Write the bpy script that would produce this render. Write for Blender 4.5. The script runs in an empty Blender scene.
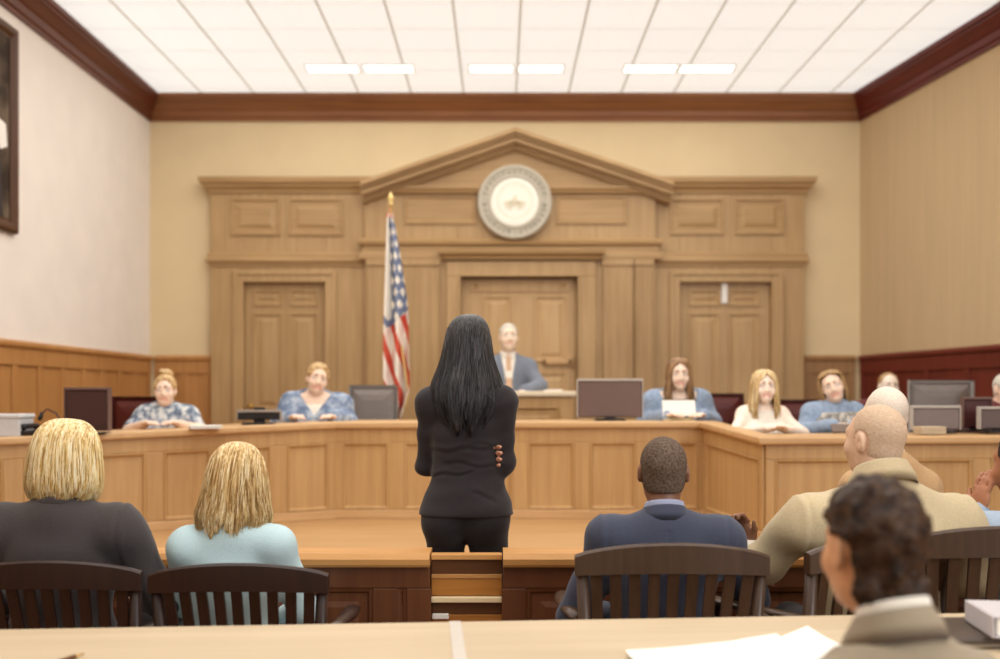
import bpy, math, random
import numpy as np
from mathutils import Vector, Matrix
C = bpy.context.scene.collection
PI = math.pi
CAMZ = 1.36
HZ = 395.0          # image row of the horizon

def at(px, py, d):
    """world point seen at photo pixel (px,py) at depth d along the view axis"""
    return ((px-500)/1000*d, d, CAMZ+(HZ-py)/1000*d)
def ax(px, d): return (px-500)/1000*d
def az(py, d): return CAMZ+(HZ-py)/1000*d

# ------------------------------------------------------------ materials
def lin(c):
    out = []
    for v in c[:3]:
        v = v/255.0
        out.append(v/12.92 if v <= 0.04045 else ((v+0.055)/1.055)**2.4)
    return (out[0], out[1], out[2], 1.0)
MATS = {}
def _new(name):
    m = bpy.data.materials.new(name); m.use_nodes = True
    nt = m.node_tree
    return m, nt, nt.nodes['Principled BSDF']
def plain(name, col, rough=.6, metal=0., spec=.3, noise=0., nscale=30., sheen=0., bump=0., stretch=(1,1,1)):
    if name in MATS: return MATS[name]
    m, nt, b = _new(name)
    c = lin(col)
    b.inputs['Roughness'].default_value = rough
    b.inputs['Metallic'].default_value = metal
    b.inputs['Specular IOR Level'].default_value = spec
    if sheen: b.inputs['Sheen Weight'].default_value = sheen
    tc = nt.nodes.new('ShaderNodeTexCoord'); mp = nt.nodes.new('ShaderNodeMapping')
    mp.inputs['Scale'].default_value = stretch
    nt.links.new(tc.outputs['Object'], mp.inputs['Vector'])
    n = nt.nodes.new('ShaderNodeTexNoise'); n.inputs['Scale'].default_value = nscale
    n.inputs['Detail'].default_value = 4
    nt.links.new(mp.outputs[0], n.inputs['Vector'])
    rp = nt.nodes.new('ShaderNodeValToRGB')
    k = max(noise, .03)
    rp.color_ramp.elements[0].position = .3; rp.color_ramp.elements[1].position = .7
    rp.color_ramp.elements[0].color = [v*(1-k) for v in c[:3]]+[1]
    rp.color_ramp.elements[1].color = [min(1, v*(1+k)) for v in c[:3]]+[1]
    nt.links.new(n.outputs['Fac'], rp.inputs[0]); nt.links.new(rp.outputs[0], b.inputs['Base Color'])
    if bump:
        bp = nt.nodes.new('ShaderNodeBump'); bp.inputs['Strength'].default_value = bump
        bp.inputs['Distance'].default_value = .01
        nt.links.new(n.outputs['Fac'], bp.inputs['Height']); nt.links.new(bp.outputs[0], b.inputs['Normal'])
    MATS[name] = m
    return m
def wood(name, c1, c2, grain='z', scale=6., rough=.45, spec=.35):
    if name in MATS: return MATS[name]
    m, nt, b = _new(name)
    b.inputs['Roughness'].default_value = rough
    b.inputs['Specular IOR Level'].default_value = spec
    tc = nt.nodes.new('ShaderNodeTexCoord'); mp = nt.nodes.new('ShaderNodeMapping')
    s = [4.0, 4.0, 4.0]; s['xyz'.index(grain)] = .22
    mp.inputs['Scale'].default_value = s
    nt.links.new(tc.outputs['Object'], mp.inputs['Vector'])
    n = nt.nodes.new('ShaderNodeTexNoise'); n.inputs['Scale'].default_value = scale; n.inputs['Detail'].default_value = 6
    n.inputs['Roughness'].default_value = .6; n.inputs['Distortion'].default_value = .4
    nt.links.new(mp.outputs[0], n.inputs['Vector'])
    n2 = nt.nodes.new('ShaderNodeTexNoise'); n2.inputs['Scale'].default_value = 1.3; n2.inputs['Detail'].default_value = 2
    nt.links.new(tc.outputs['Object'], n2.inputs['Vector'])
    ad = nt.nodes.new('ShaderNodeMath'); ad.operation = 'MULTIPLY_ADD'; ad.inputs[1].default_value = .35
    nt.links.new(n2.outputs['Fac'], ad.inputs[0]); 
    sc = nt.nodes.new('ShaderNodeMath'); sc.operation = 'MULTIPLY'; sc.inputs[1].default_value = .65
    nt.links.new(n.outputs['Fac'], sc.inputs[0]); nt.links.new(sc.outputs[0], ad.inputs[2])
    rp = nt.nodes.new('ShaderNodeValToRGB')
    rp.color_ramp.elements[0].position = .32; rp.color_ramp.elements[1].position = .66
    rp.color_ramp.elements[0].color = lin(c2); rp.color_ramp.elements[1].color = lin(c1)
    nt.links.new(ad.outputs[0], rp.inputs[0]); nt.links.new(rp.outputs[0], b.inputs['Base Color'])
    bp = nt.nodes.new('ShaderNodeBump'); bp.inputs['Strength'].default_value = .06; bp.inputs['Distance'].default_value = .01
    nt.links.new(n.outputs['Fac'], bp.inputs['Height']); nt.links.new(bp.outputs[0], b.inputs['Normal'])
    MATS[name] = m
    return m
def emit(name, col, st):
    if name in MATS: return MATS[name]
    m, nt, b = _new(name)
    b.inputs['Base Color'].default_value = lin(col)
    b.inputs['Emission Color'].default_value = lin(col); b.inputs['Emission Strength'].default_value = st
    n = nt.nodes.new('ShaderNodeTexNoise'); n.inputs['Scale'].default_value = 40
    mr = nt.nodes.new('ShaderNodeMapRange'); mr.inputs['To Min'].default_value = .5; mr.inputs['To Max'].default_value = .7
    nt.links.new(n.outputs['Fac'], mr.inputs['Value']); nt.links.new(mr.outputs[0], b.inputs['Roughness'])
    MATS[name] = m
    return m
def blotch(name, cols, scale=12., rough=.8, stretch=(1,1,1), ramp=(.38,.5,.62)):
    """printed fabric: three tones in patches"""
    if name in MATS: return MATS[name]
    m, nt, b = _new(name)
    b.inputs['Roughness'].default_value = rough; b.inputs['Specular IOR Level'].default_value = .15
    tc = nt.nodes.new('ShaderNodeTexCoord'); mp = nt.nodes.new('ShaderNodeMapping'); mp.inputs['Scale'].default_value = stretch
    nt.links.new(tc.outputs['Object'], mp.inputs['Vector'])
    n = nt.nodes.new('ShaderNodeTexNoise'); n.inputs['Scale'].default_value = scale; n.inputs['Detail'].default_value = 3
    nt.links.new(mp.outputs[0], n.inputs['Vector'])
    rp = nt.nodes.new('ShaderNodeValToRGB')
    rp.color_ramp.elements[0].position = ramp[0]; rp.color_ramp.elements[0].color = lin(cols[0])
    rp.color_ramp.elements[1].position = ramp[2]; rp.color_ramp.elements[1].color = lin(cols[2])
    e = rp.color_ramp.elements.new(ramp[1]); e.color = lin(cols[1])
    nt.links.new(n.outputs['Fac'], rp.inputs[0]); nt.links.new(rp.outputs[0], b.inputs['Base Color'])
    MATS[name] = m
    return m
def hairmat(name, c1, c2, rough=.38, spec=.5, stretch=(90,90,4), pos=(.35,.65)):
    if name in MATS: return MATS[name]
    m, nt, b = _new(name)
    b.inputs['Roughness'].default_value = rough; b.inputs['Specular IOR Level'].default_value = spec
    tc = nt.nodes.new('ShaderNodeTexCoord'); mp = nt.nodes.new('ShaderNodeMapping'); mp.inputs['Scale'].default_value = stretch
    nt.links.new(tc.outputs['Object'], mp.inputs['Vector'])
    n = nt.nodes.new('ShaderNodeTexNoise'); n.inputs['Scale'].default_value = 1.; n.inputs['Detail'].default_value = 3
    nt.links.new(mp.outputs[0], n.inputs['Vector'])
    rp = nt.nodes.new('ShaderNodeValToRGB')
    rp.color_ramp.elements[0].position = pos[0]; rp.color_ramp.elements[1].position = pos[1]
    rp.color_ramp.elements[0].color = lin(c2); rp.color_ramp.elements[1].color = lin(c1)
    nt.links.new(n.outputs['Fac'], rp.inputs[0]); nt.links.new(rp.outputs[0], b.inputs['Base Color'])
    bp = nt.nodes.new('ShaderNodeBump'); bp.inputs['Strength'].default_value = .15; bp.inputs['Distance'].default_value = .003
    nt.links.new(n.outputs['Fac'], bp.inputs['Height']); nt.links.new(bp.outputs[0], b.inputs['Normal'])
    MATS[name] = m
    return m

# ------------------------------------------------------------ objects
def thing(name, label, cat, loc=(0,0,0), rotz=0., group=None):
    o = bpy.data.objects.new(name, None); C.objects.link(o)
    o.location = loc; o.rotation_euler = (0,0,rotz); o.empty_display_size = .1
    o['label'] = label; o['category'] = cat
    if group: o['group'] = group
    return o
def tag(o, label, cat, group=None):
    o['label'] = label; o['category'] = cat
    if group: o['group'] = group
    return o
def struct(o):
    o['kind'] = 'structure'
    return o
class MB:
    """collects shapes, links them as ONE mesh"""
    def __init__(s): s.v = []; s.f = []; s.mi = []; s.cur = 0
    def add(s, vs, fs):
        n = len(s.v); s.v += [tuple(p) for p in vs]
        for f in fs: s.f.append([n+i for i in f]); s.mi.append(s.cur)
        return s
    def box(s, x0, x1, y0, y1, z0, z1, M=None):
        vs = [(x,y,z) for x in (x0,x1) for y in (y0,y1) for z in (z0,z1)]
        if M is not None: vs = [M @ Vector(p) for p in vs]
        return s.add(vs, [(0,1,3,2),(4,6,7,5),(0,4,5,1),(2,3,7,6),(0,2,6,4),(1,5,7,3)])
    def prism(s, poly, y0, y1):
        """polygon in XZ extruded along Y"""
        n = len(poly)
        vs = [(x,y0,z) for x,z in poly]+[(x,y1,z) for x,z in poly]
        fs = [list(range(n)), [n+i for i in reversed(range(n))]]
        fs += [(i, n+i, n+(i+1)%n, (i+1)%n) for i in range(n)]
        return s.add(vs, fs)
    def slab(s, poly, z0, z1):
        n = len(poly)
        vs = [(x,y,z0) for x,y in poly]+[(x,y,z1) for x,y in poly]
        fs = [list(reversed(range(n))), [n+i for i in range(n)]]
        fs += [(i, (i+1)%n, n+(i+1)%n, n+i) for i in range(n)]
        return s.add(vs, fs)
    def tube(s, pts, rad, n=8, cap=True, flat=1.0):
        pts = [Vector(p) for p in pts]; m = len(pts)
        if not hasattr(rad, '__len__'): rad = [rad]*m
        vs = []; up = Vector((0,0,1))
        prev = None
        for i, p in enumerate(pts):
            d = (pts[min(i+1,m-1)]-pts[max(i-1,0)]).normalized()
            if prev is None:
                a = d.cross(up)
                if a.length < 1e-3: a = d.cross(Vector((1,0,0)))
            else: a = prev - d*prev.dot(d)
            a.normalize(); prev = a; b = d.cross(a)
            for k in range(n):
                t = 2*PI*k/n
                vs.append(p + a*(math.cos(t)*rad[i]) + b*(math.sin(t)*rad[i]*flat))
        fs = [(i*n+k, i*n+(k+1)%n, (i+1)*n+(k+1)%n, (i+1)*n+k) for i in range(m-1) for k in range(n)]
        if cap: fs += [list(reversed(range(n))), [(m-1)*n+k for k in range(n)]]
        return s.add(vs, fs)
    def lathe(s, prof, n=32, M=None):
        """(r,z) profile about Z"""
        m = len(prof); vs = []
        for r, z in prof:
            for k in range(n):
                t = 2*PI*k/n; vs.append(Vector((r*math.cos(t), r*math.sin(t), z)))
        if M is not None: vs = [M @ p for p in vs]
        fs = [(i*n+k, i*n+(k+1)%n, (i+1)*n+(k+1)%n, (i+1)*n+k) for i in range(m-1) for k in range(n)]
        fs += [list(reversed(range(n))), [(m-1)*n+k for k in range(n)]]
        return s.add(vs, fs)
    def rect(s, x0, x1, z0, z1, y, prof, cap=True, M=None):
        """mitred moulding ring around a rectangle on a wall facing -Y; prof = (inset, height toward viewer)"""
        vs = []
        for t, h in prof:
            vs += [(x0+t,y-h,z0+t),(x1-t,y-h,z0+t),(x1-t,y-h,z1-t),(x0+t,y-h,z1-t)]
        if M is not None: vs = [M @ Vector(p) for p in vs]
        m = len(prof)
        fs = [(i*4+k, i*4+(k+1)%4, (i+1)*4+(k+1)%4, (i+1)*4+k) for i in range(m-1) for k in range(4)]
        if cap: fs.append([(m-1)*4+k for k in range(4)])
        return s.add(vs, fs)
    def sweep(s, path, prof, closed_prof=True):
        """profile (out, z) swept along an XY polyline; out = right-hand side of travel (viewer side)"""
        pts = [Vector((p[0],p[1])) for p in path]; m = len(pts); vs = []
        zoff = [p[2] if len(p) > 2 else 0. for p in path]
        for i, p in enumerate(pts):
            ns = []
            if i > 0: d = (pts[i]-pts[i-1]).normalized(); ns.append(Vector((d.y,-d.x)))
            if i < m-1: d = (pts[i+1]-pts[i]).normalized(); ns.append(Vector((d.y,-d.x)))
            if len(ns) == 2:
                b = (ns[0]+ns[1]).normalized(); k = 1/max(.2, b.dot(ns[0]))
            else: b = ns[0]; k = 1
            for o_, z in prof: q = p+b*(o_*k); vs.append((q.x,q.y,z+zoff[i]))
        n = len(prof)
        rng = range(n) if closed_prof else range(n-1)
        fs = [(i*n+j, (i+1)*n+j, (i+1)*n+(j+1)%n, i*n+(j+1)%n) for i in range(m-1) for j in rng]
        if closed_prof: fs += [list(range(n)), [(m-1)*n+j for j in reversed(range(n))]]
        return s.add(vs, fs)
    def build(s, name, mat, parent=None, bevel=0., smooth=False, fix=True):
        me = bpy.data.meshes.new(name)
        me.from_pydata([tuple(p) for p in s.v], [], s.f)
        for mm in (mat if isinstance(mat, (list,tuple)) else [mat]): me.materials.append(mm)
        if isinstance(mat, (list,tuple)): me.polygons.foreach_set('material_index', s.mi)
        if fix:
            import bmesh
            bm = bmesh.new(); bm.from_mesh(me); bmesh.ops.recalc_face_normals(bm, faces=bm.faces); bm.to_mesh(me); bm.free()
        if smooth: me.polygons.foreach_set('use_smooth', [True]*len(me.polygons))
        me.update()
        o = bpy.data.objects.new(name, me); C.objects.link(o)
        if parent: o.parent = parent
        if bevel:
            b = o.modifiers.new('bevel', 'BEVEL'); b.width = bevel; b.segments = 2; b.limit_method = 'ANGLE'; b.angle_limit = .6
        return o
def kids(o): return [c for c in bpy.data.objects if c.parent == o]
def copy_tree(o, parent=None):
    c = o.copy(); C.objects.link(c)
    if parent: c.parent = parent
    for k in kids(o): copy_tree(k, c)
    return c

# ------------------------------------------------------------ implicit surfaces
A = lambda *p: np.array(p, dtype=np.float32)
def cap(a, b, ra, rb, k=.02, tag='skin'): return ('c', A(*a), A(*b), ra, rb, k, tag)
def ell(c, r, k=.02, tag='skin', R=None, neg=False): return ('e', A(*c), A(*r), R, k, tag, neg)
def pd(p, P):
    if p[0] == 'c':
        _, a, b, ra, rb = p[:5]; ba = b-a; q = P-a
        t = np.clip(q@ba/max(1e-9, float(ba@ba)), 0, 1)
        q = q - t[:,None]*ba
        return np.sqrt(np.einsum('ij,ij->i', q, q)) - (ra+(rb-ra)*t)
    q = P-p[1]
    if p[3] is not None: q = q@p[3]
    u = q/p[2]; w = u/p[2]
    k0 = np.sqrt(np.einsum('ij,ij->i', u, u)); k1 = np.sqrt(np.einsum('ij,ij->i', w, w))+1e-9
    return k0*(k0-1)/k1
def isneg(p): return p[0] == 'e' and p[6]
def kk(p): return p[5] if p[0] == 'c' else p[4]
def tg(p): return p[6] if p[0] == 'c' else p[5]
def field(prims, P, infl=0., clips=(), disp=None):
    d = None
    for p in prims:
        e = pd(p, P)
        if isneg(p):
            k = kk(p); h = np.maximum(k-np.abs(-e-d), 0)/k; d = np.maximum(-e, d)+h*h*k*.25; continue
        e = e-infl
        if d is None: d = e; continue
        k = kk(p); h = np.maximum(k-np.abs(e-d), 0)/k; d = np.minimum(e, d)-h*h*k*.25
    if disp is not None: d = d+disp(P)
    for c in clips: d = np.maximum(d, c(P))
    return d
def bounds(prims, pad):
    lo = A(9,9,9)*9; hi = -lo
    for p in prims:
        if p[0] == 'c':
            for q, r in ((p[1],p[3]),(p[2],p[4])): lo = np.minimum(lo, q-r); hi = np.maximum(hi, q+r)
        else:
            r = float(p[2].max()) if p[3] is not None else p[2]
            lo = np.minimum(lo, p[1]-r); hi = np.maximum(hi, p[1]+r)
    return lo-pad, hi+pad
def iso(prims, h, infl=0., clips=(), disp=None):
    """narrow-band surface nets of a smooth union"""
    B = 8
    lo, hi = bounds(prims, infl+.03)
    nb = np.ceil((hi-lo)/(h*B)).astype(int)+1
    idx = np.stack(np.meshgrid(*[np.arange(k) for k in nb], indexing='ij'), -1).reshape(-1,3)
    cen = (lo+(idx+.5)*h*B).astype(np.float32)
    dc = field(prims, cen, infl, clips, disp)
    D = np.empty(tuple(nb*B), dtype=np.float32)
    D6 = D.reshape(nb[0],B,nb[1],B,nb[2],B)
    D6[:] = dc.reshape(nb[0],1,nb[1],1,nb[2],1)
    act = np.abs(dc) < h*B*1.1+.012
    off = np.stack(np.meshgrid(*[np.arange(B)]*3, indexing='ij'), -1).reshape(-1,3)
    ai = idx[act]
    for s0 in range(0, len(ai), 600):
        ch = ai[s0:s0+600]
        P = (lo+(ch[:,None,:]*B+off[None])*h).astype(np.float32).reshape(-1,3)
        v = field(prims, P, infl, clips, disp).reshape(len(ch),B,B,B)
        D6[ch[:,0],:,ch[:,1],:,ch[:,2],:] = v
    S = D < 0
    nx, ny, nz = D.shape
    cnt = np.zeros((nx-1,ny-1,nz-1), dtype=np.int8)
    for dx in (0,1):
        for dy in (0,1):
            for dz in (0,1): cnt += S[dx:nx-1+dx, dy:ny-1+dy, dz:nz-1+dz]
    cells = np.argwhere((cnt > 0) & (cnt < 8))
    vid = -np.ones(cnt.shape, dtype=np.int32); vid[tuple(cells.T)] = np.arange(len(cells))
    acc = np.zeros((len(cells),3)); num = np.zeros(len(cells))
    cor = [(0,0,0),(1,0,0),(0,1,0),(1,1,0),(0,0,1),(1,0,1),(0,1,1),(1,1,1)]
    for a, b in ((0,1),(2,3),(4,5),(6,7),(0,2),(1,3),(4,6),(5,7),(0,4),(1,5),(2,6),(3,7)):
        ca = cells+cor[a]; cb = cells+cor[b]
        da = D[tuple(ca.T)]; db = D[tuple(cb.T)]
        m = (da < 0) != (db < 0)
        t = da[m]/(da[m]-db[m])
        acc[m] += ca[m]+(np.array(cor[b])-cor[a])[None]*t[:,None]; num[m] += 1
    V = lo+(acc/num[:,None])*h
    F = []
    for axis in range(3):
        s0 = [slice(None)]*3; s1 = [slice(None)]*3; s0[axis] = slice(0,-1); s1[axis] = slice(1,None)
        E = np.argwhere(S[tuple(s0)] != S[tuple(s1)])
        o1, o2 = (axis+1)%3, (axis+2)%3
        E = E[(E[:,o1] > 0) & (E[:,o2] > 0) & (E[:,o1] < D.shape[o1]-1) & (E[:,o2] < D.shape[o2]-1)]
        q = []
        for u, w in ((1,1),(0,1),(0,0),(1,0)):
            c = E.copy(); c[:,o1] -= u; c[:,o2] -= w; q.append(vid[tuple(c.T)])
        q = np.stack(q, 1)
        ins = S[tuple(E.T)]
        q[~ins] = q[~ins][:,::-1]
        F.append(q)
    F = np.concatenate(F)
    return V.astype(np.float32), F
def np_mesh(name, V, F, mats, mi=None, parent=None):
    me = bpy.data.meshes.new(name)
    nv, nf = len(V), len(F); w = F.shape[1]
    me.vertices.add(nv); me.vertices.foreach_set('co', np.asarray(V, dtype=np.float32).ravel())
    me.loops.add(nf*w); me.loops.foreach_set('vertex_index', F.astype(np.int32).ravel())
    me.polygons.add(nf); me.polygons.foreach_set('loop_start', np.arange(0, nf*w, w, dtype=np.int32))
    for m in mats: me.materials.append(m)
    if mi is not None: me.polygons.foreach_set('material_index', np.asarray(mi, dtype=np.int32))
    me.update(calc_edges=True); me.validate()
    me.polygons.foreach_set('use_smooth', [True]*len(me.polygons))
    o = bpy.data.objects.new(name, me); C.objects.link(o)
    if parent: o.parent = parent
    return o
def iso_obj(name, prims, h, mat, parent=None, infl=0., clips=(), disp=None, relax=1):
    V, F = iso(prims, h, infl, clips, disp)
    tags = None
    if isinstance(mat, dict):
        pos = [p for p in prims if not isneg(p)]
        dm = np.stack([pd(p, V) for p in pos], 0); names = list(mat)
        t = np.array([names.index(tg(p)) if tg(p) in names else 0 for p in pos])[dm.argmin(0)]
        tags = t[F[:,0]]; mats = [mat[n] for n in names]
    else: mats = [mat]
    for _ in range(relax):
        acc = np.zeros_like(V, dtype=np.float64); n = np.zeros(len(V))
        for a in range(4):
            b = (a+1)%4
            np.add.at(acc, F[:,a], V[F[:,b]]); np.add.at(n, F[:,a], 1)
            np.add.at(acc, F[:,b], V[F[:,a]]); np.add.at(n, F[:,b], 1)
        V = (.5*V+.5*acc/np.maximum(n,1)[:,None]).astype(np.float32)
    return np_mesh(name, V, F, mats, tags, parent)
def wob(seed, freq, amp, n=7, stretch=(1,1,1)):
    """smooth pseudo-noise: a sum of sines in random directions"""
    r = np.random.RandomState(seed)
    K = r.normal(size=(n,3)); K /= np.linalg.norm(K, axis=1)[:,None]
    K = K*freq*r.uniform(.6,1.5,(n,1))*np.array(stretch)[None]; ph = r.uniform(0,6.28,n)
    def f(P): return (amp/math.sqrt(n))*np.sin(P@K.T.astype(np.float32)+ph.astype(np.float32)).sum(1)
    return f
def rotm(yaw=0., pitch=0., roll=0.):
    """yaw about Z, pitch about X (positive = look up), roll about Y"""
    return np.array(Matrix.Rotation(yaw,3,'Z') @ Matrix.Rotation(pitch,3,'X') @ Matrix.Rotation(roll,3,'Y'), dtype=np.float32)
# ------------------------------------------------------------ people
def xf(prims, c, s, R):
    """move head-space prims into body space"""
    out = []
    c = A(*c)
    for p in prims:
        if p[0] == 'c': out.append(('c', c+s*(R@p[1]), c+s*(R@p[2]), p[3]*s, p[4]*s, p[5]*s, p[6]))
        else:
            R0 = p[3] if p[3] is not None else np.eye(3, dtype=np.float32)
            out.append(('e', c+s*(R@p[1]), p[2]*s, R@R0, p[4]*s, p[5], p[6]))
    return out
def head_shapes(fem):
    w = .94 if fem else 1.0
    jw = .026 if fem else .034
    H = [ell((0,-.012,.030), (.076*w,.097,.088), .03),
         ell((0,.030,-.022), (.062*w,.064,.088), .04),
         ell((0,.060,-.088), (jw,.032,.026), .035),
         ell((0,.020,-.070), (.053*w,.050,.040), .04),
         cap((-.040,.074,.028), (.040,.074,.028), .012, .012, .02),
         ell((.042,.060,-.030), (.026,.026,.024), .03), ell((-.042,.060,-.030), (.026,.026,.024), .03),
         ell((.031,.100,.006), (.017,.013,.012), .012, neg=True), ell((-.031,.100,.006), (.017,.013,.012), .012, neg=True),
         cap((0,.090,.018), (0,.110,-.026), .008, .012, .012),
         ell((.012,.098,-.030), (.010,.011,.008), .008), ell((-.012,.098,-.030), (.010,.011,.008), .008),
         cap((-.020,.083,-.058), (.020,.083,-.058), .007, .007, .008, 'lip'),
         cap((-.015,.083,-.068), (.015,.083,-.068), .007, .007, .008, 'lip')]
    for s in (-1, 1):
        H += [ell((.031*s,.081,.006), (.0125,.0125,.010), .002, 'eye'), ell((.031*s,.0915,.006), (.0048,.004,.0048), .001, 'pupil'),
              cap((.018*s,.090,.028), (.045*s,.082,.030), .0045, .0035, .004, 'brow'),
              ell((.081*s*w,-.006,-.008), (.011,.021,.034), .008, 'skin', R=rotm(.35*s)),
              ell((.090*s*w,-.002,-.006), (.006,.010,.019), .005, neg=True)]
    return H
def hand_shapes(W, d, n, side, s=1., curl=.5, tag='skin'):
    """palm + four unequal bent fingers + thumb. d = along the hand, n = palm normal, side = thumb direction hint"""
    d = Vector(d).normalized(); n = Vector(n); n = (n-d*n.dot(d)).normalized()
    t = d.cross(n)
    if t.dot(Vector(side)) < 0: t = -t
    W = Vector(W); P = []
    R = np.array([t, d, n], dtype=np.float32).T
    P.append(ell(W+d*(.048*s), (.040*s,.052*s,.016*s), .012, tag, R))
    for u, L in ((.030,.070),(.010,.080),(-.010,.074),(-.029,.056)):
        b = W+d*(.088*s)+t*(u*s); a = 0.
        for k, (f, r0, r1) in enumerate(((.45,.0092,.0085),(.32,.0085,.0078),(.23,.0078,.0068))):
            a += curl*(.6 if k == 0 else 1.)
            e = b+(d*math.cos(a)+n*math.sin(a)+t*(u*.6))*(L*f*s)
            P.append(cap(b, e, r0*s, r1*s, .005, tag)); b = e
    b = W+d*(.022*s)+t*(.028*s)
    for f, r0, r1, w in ((.040,.014,.011,.75),(.032,.011,.009,.35)):
        e = b+(d*.8+t*w+n*.25).normalized()*(f*s)
        P.append(cap(b, e, r0*s, r1*s, .008, tag)); b = e
    return P
def scl(prims, s):
    out = []
    for p in prims:
        if p[0] == 'c': out.append(('c', p[1]*s, p[2]*s, p[3]*s, p[4]*s, p[5]*s, p[6]))
        else: out.append(('e', p[1]*s, p[2]*s, p[3], p[4]*s, p[5], p[6]))
    return out
class Obj: pass
EYE = None
def person(label, X, Y, topZ, floorZ=0., yaw=0., pose='sit', fem=False, sh=.178, bulk=1., waist=1., hip=1., head=(0,0,0),
           EL=None, WL=None, ER=None, WR=None, HL=None, HR=None, skin=(200,150,120), h=.008, lean=0., headk=1., shirt=None,
           arm_r=1., sk_tags=None, group=None, nk=0., hshift=(0,0,0), tuck=.44, shz=0.):
    pz = .95 if pose == 'stand' else .55
    s = (topZ-floorZ)/(pz+.66+hshift[2]+.118*headk)
    cl, sl = math.cos(lean), math.sin(lean)
    def U(x, y, z):     # z above pelvis, leaned forward about the pelvis
        return (x, y*cl+z*sl, pz+z*cl-y*sl)
    def ue(c, r, k, tag='skin'): return ell(U(*c), r, k, tag, R=rotm(0,-lean))
    b = bulk
    T = [ue((0,.0,.0), (.165*hip*b,.118*b,.120), .05),
         ue((0,.0,.13), (.142*waist*b,.104*b,.15), .07),
         ue((0,-.005,.32), (.160*b,.112*b,.17), .07),
         cap(U(0,-.022,.462), U(-sh*.92,-.014,.405+shz), .050*b, .047*b, .06), cap(U(0,-.022,.462), U(sh*.92,-.014,.405+shz), .050*b, .047*b, .06)]
    if fem: T += [ue((-.07,.085,.31), (.055,.05,.06), .04), ue((.07,.085,.31), (.055,.05,.06), .04)]
    NK = [cap(U(0,-.02,.46), U(0,.012,.60), .056*(.86 if fem else 1.)*b**.5, .052*(.84 if fem else 1.), .035)]
    hc = U(hshift[0], .028+hshift[1], .66+hshift[2])
    RH = rotm(*head)
    # tilt about the neck pivot
    piv = A(*U(0,.0,.57)); hc = piv + RH@(A(*hc)-piv)
    HD = xf(head_shapes(fem), hc, headk, RH)
    ARM = {}; HAND = []
    for side, E, W, H in ((-1,EL,WL,HL),(1,ER,WR,HR)):
        S = U(side*sh,-.012,.395+shz)
        if E is None: E = (side*(sh+.07), .02, .19)
        if W is None: W = (side*.12, .27, .10)
        E = (E[0],E[1],pz+E[2]); W = (W[0],W[1],pz+W[2])
        r = arm_r
        ARM[side] = ([ell(S, (.053*r*b,.054*r*b,.056*r*b), .05), cap(S, E, .049*r*b, .040*r*b, .04)], [cap(E, W, .040*r*b, .027*r, .03)])
        if H is None: H = dict()
        d = H.get('d') or tuple(Vector(W)-Vector(E)); n = H.get('n', (0,0,-1))
        HAND += hand_shapes(W, d, n, H.get('side', (-side,.3,0)), H.get('s', .92 if fem else 1.), H.get('curl', .35))
    LEG = []; SHOE = []
    for sd in (-1, 1):
        if pose == 'sit':
            hp = (sd*.09,.02,pz-.02); kn = (sd*.12,tuck,pz-.03); an = (sd*.12,tuck-.02 if tuck > .4 else tuck-.16,.09)
        else:
            hp = (sd*.088,.0,pz-.06); kn = (sd*.098,.015,.49); an = (sd*.10,-.02,.09)
        LEG += [cap(hp, kn, .092*hip*b, .058*hip, .05), cap(kn, an, .056, .038, .03)]
        if pose == 'stand': LEG.append(ell((sd*.085,-.055,pz-.06), (.090*hip,.085,.095), .045))
        SHOE += [cap((an[0],an[1]-.02,.045), (an[0]+sd*.015,an[1]+.15,.035), .040, .036, .02, 'shoe')]
    G = Obj()
    G.T, G.NK, G.HD, G.ARM, G.LEG = [scl(q, s) for q in (T,NK,HD)] + [{k: (scl(v[0],s), scl(v[1],s)) for k, v in ARM.items()}, scl(LEG,s)]
    body = T+LEG+SHOE+[p for v in ARM.values() for q in v for p in q]+HAND+NK+HD
    c = skin
    nm = '%d_%d_%d' % tuple(skin)
    mats = {'skin': plain('skin_'+nm, c, .5, spec=.35, noise=.06, nscale=60),
            'lip': plain('lip_'+nm, (min(255,int(c[0]*.93)),int(c[1]*.80),int(c[2]*.80)), .45),
            'eye': plain('eye_white', (206,190,180), .3, spec=.4), 'pupil': plain('pupil', (84,66,56), .2, spec=.5),
            'brow': plain('brow_'+nm, (int(c[0]*.72),int(c[1]*.66),int(c[2]*.6)), .8), 'shoe': plain('shoe_leather', (28,22,20), .35)}
    if sk_tags: mats.update(sk_tags)
    o = iso_obj('person', scl(body, s), h, mats)
    o.location = (X,Y,floorZ); o.rotation_euler = (0,0,yaw)
    tag(o, label, 'person', group)
    G.pose = pose
    G.o, G.s, G.hc, G.R, G.pz, G.U, G.hk = o, s, hc*s, RH, pz, (lambda x,y,z: A(*U(x,y,z))*s), headk*s
    return G
def zplane(z, sign=1, ny=0.):
    """keep below (sign=1) / above (sign=-1) a height, tilted along y"""
    return lambda P: sign*(P[:,2]-z-ny*P[:,1])
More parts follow.
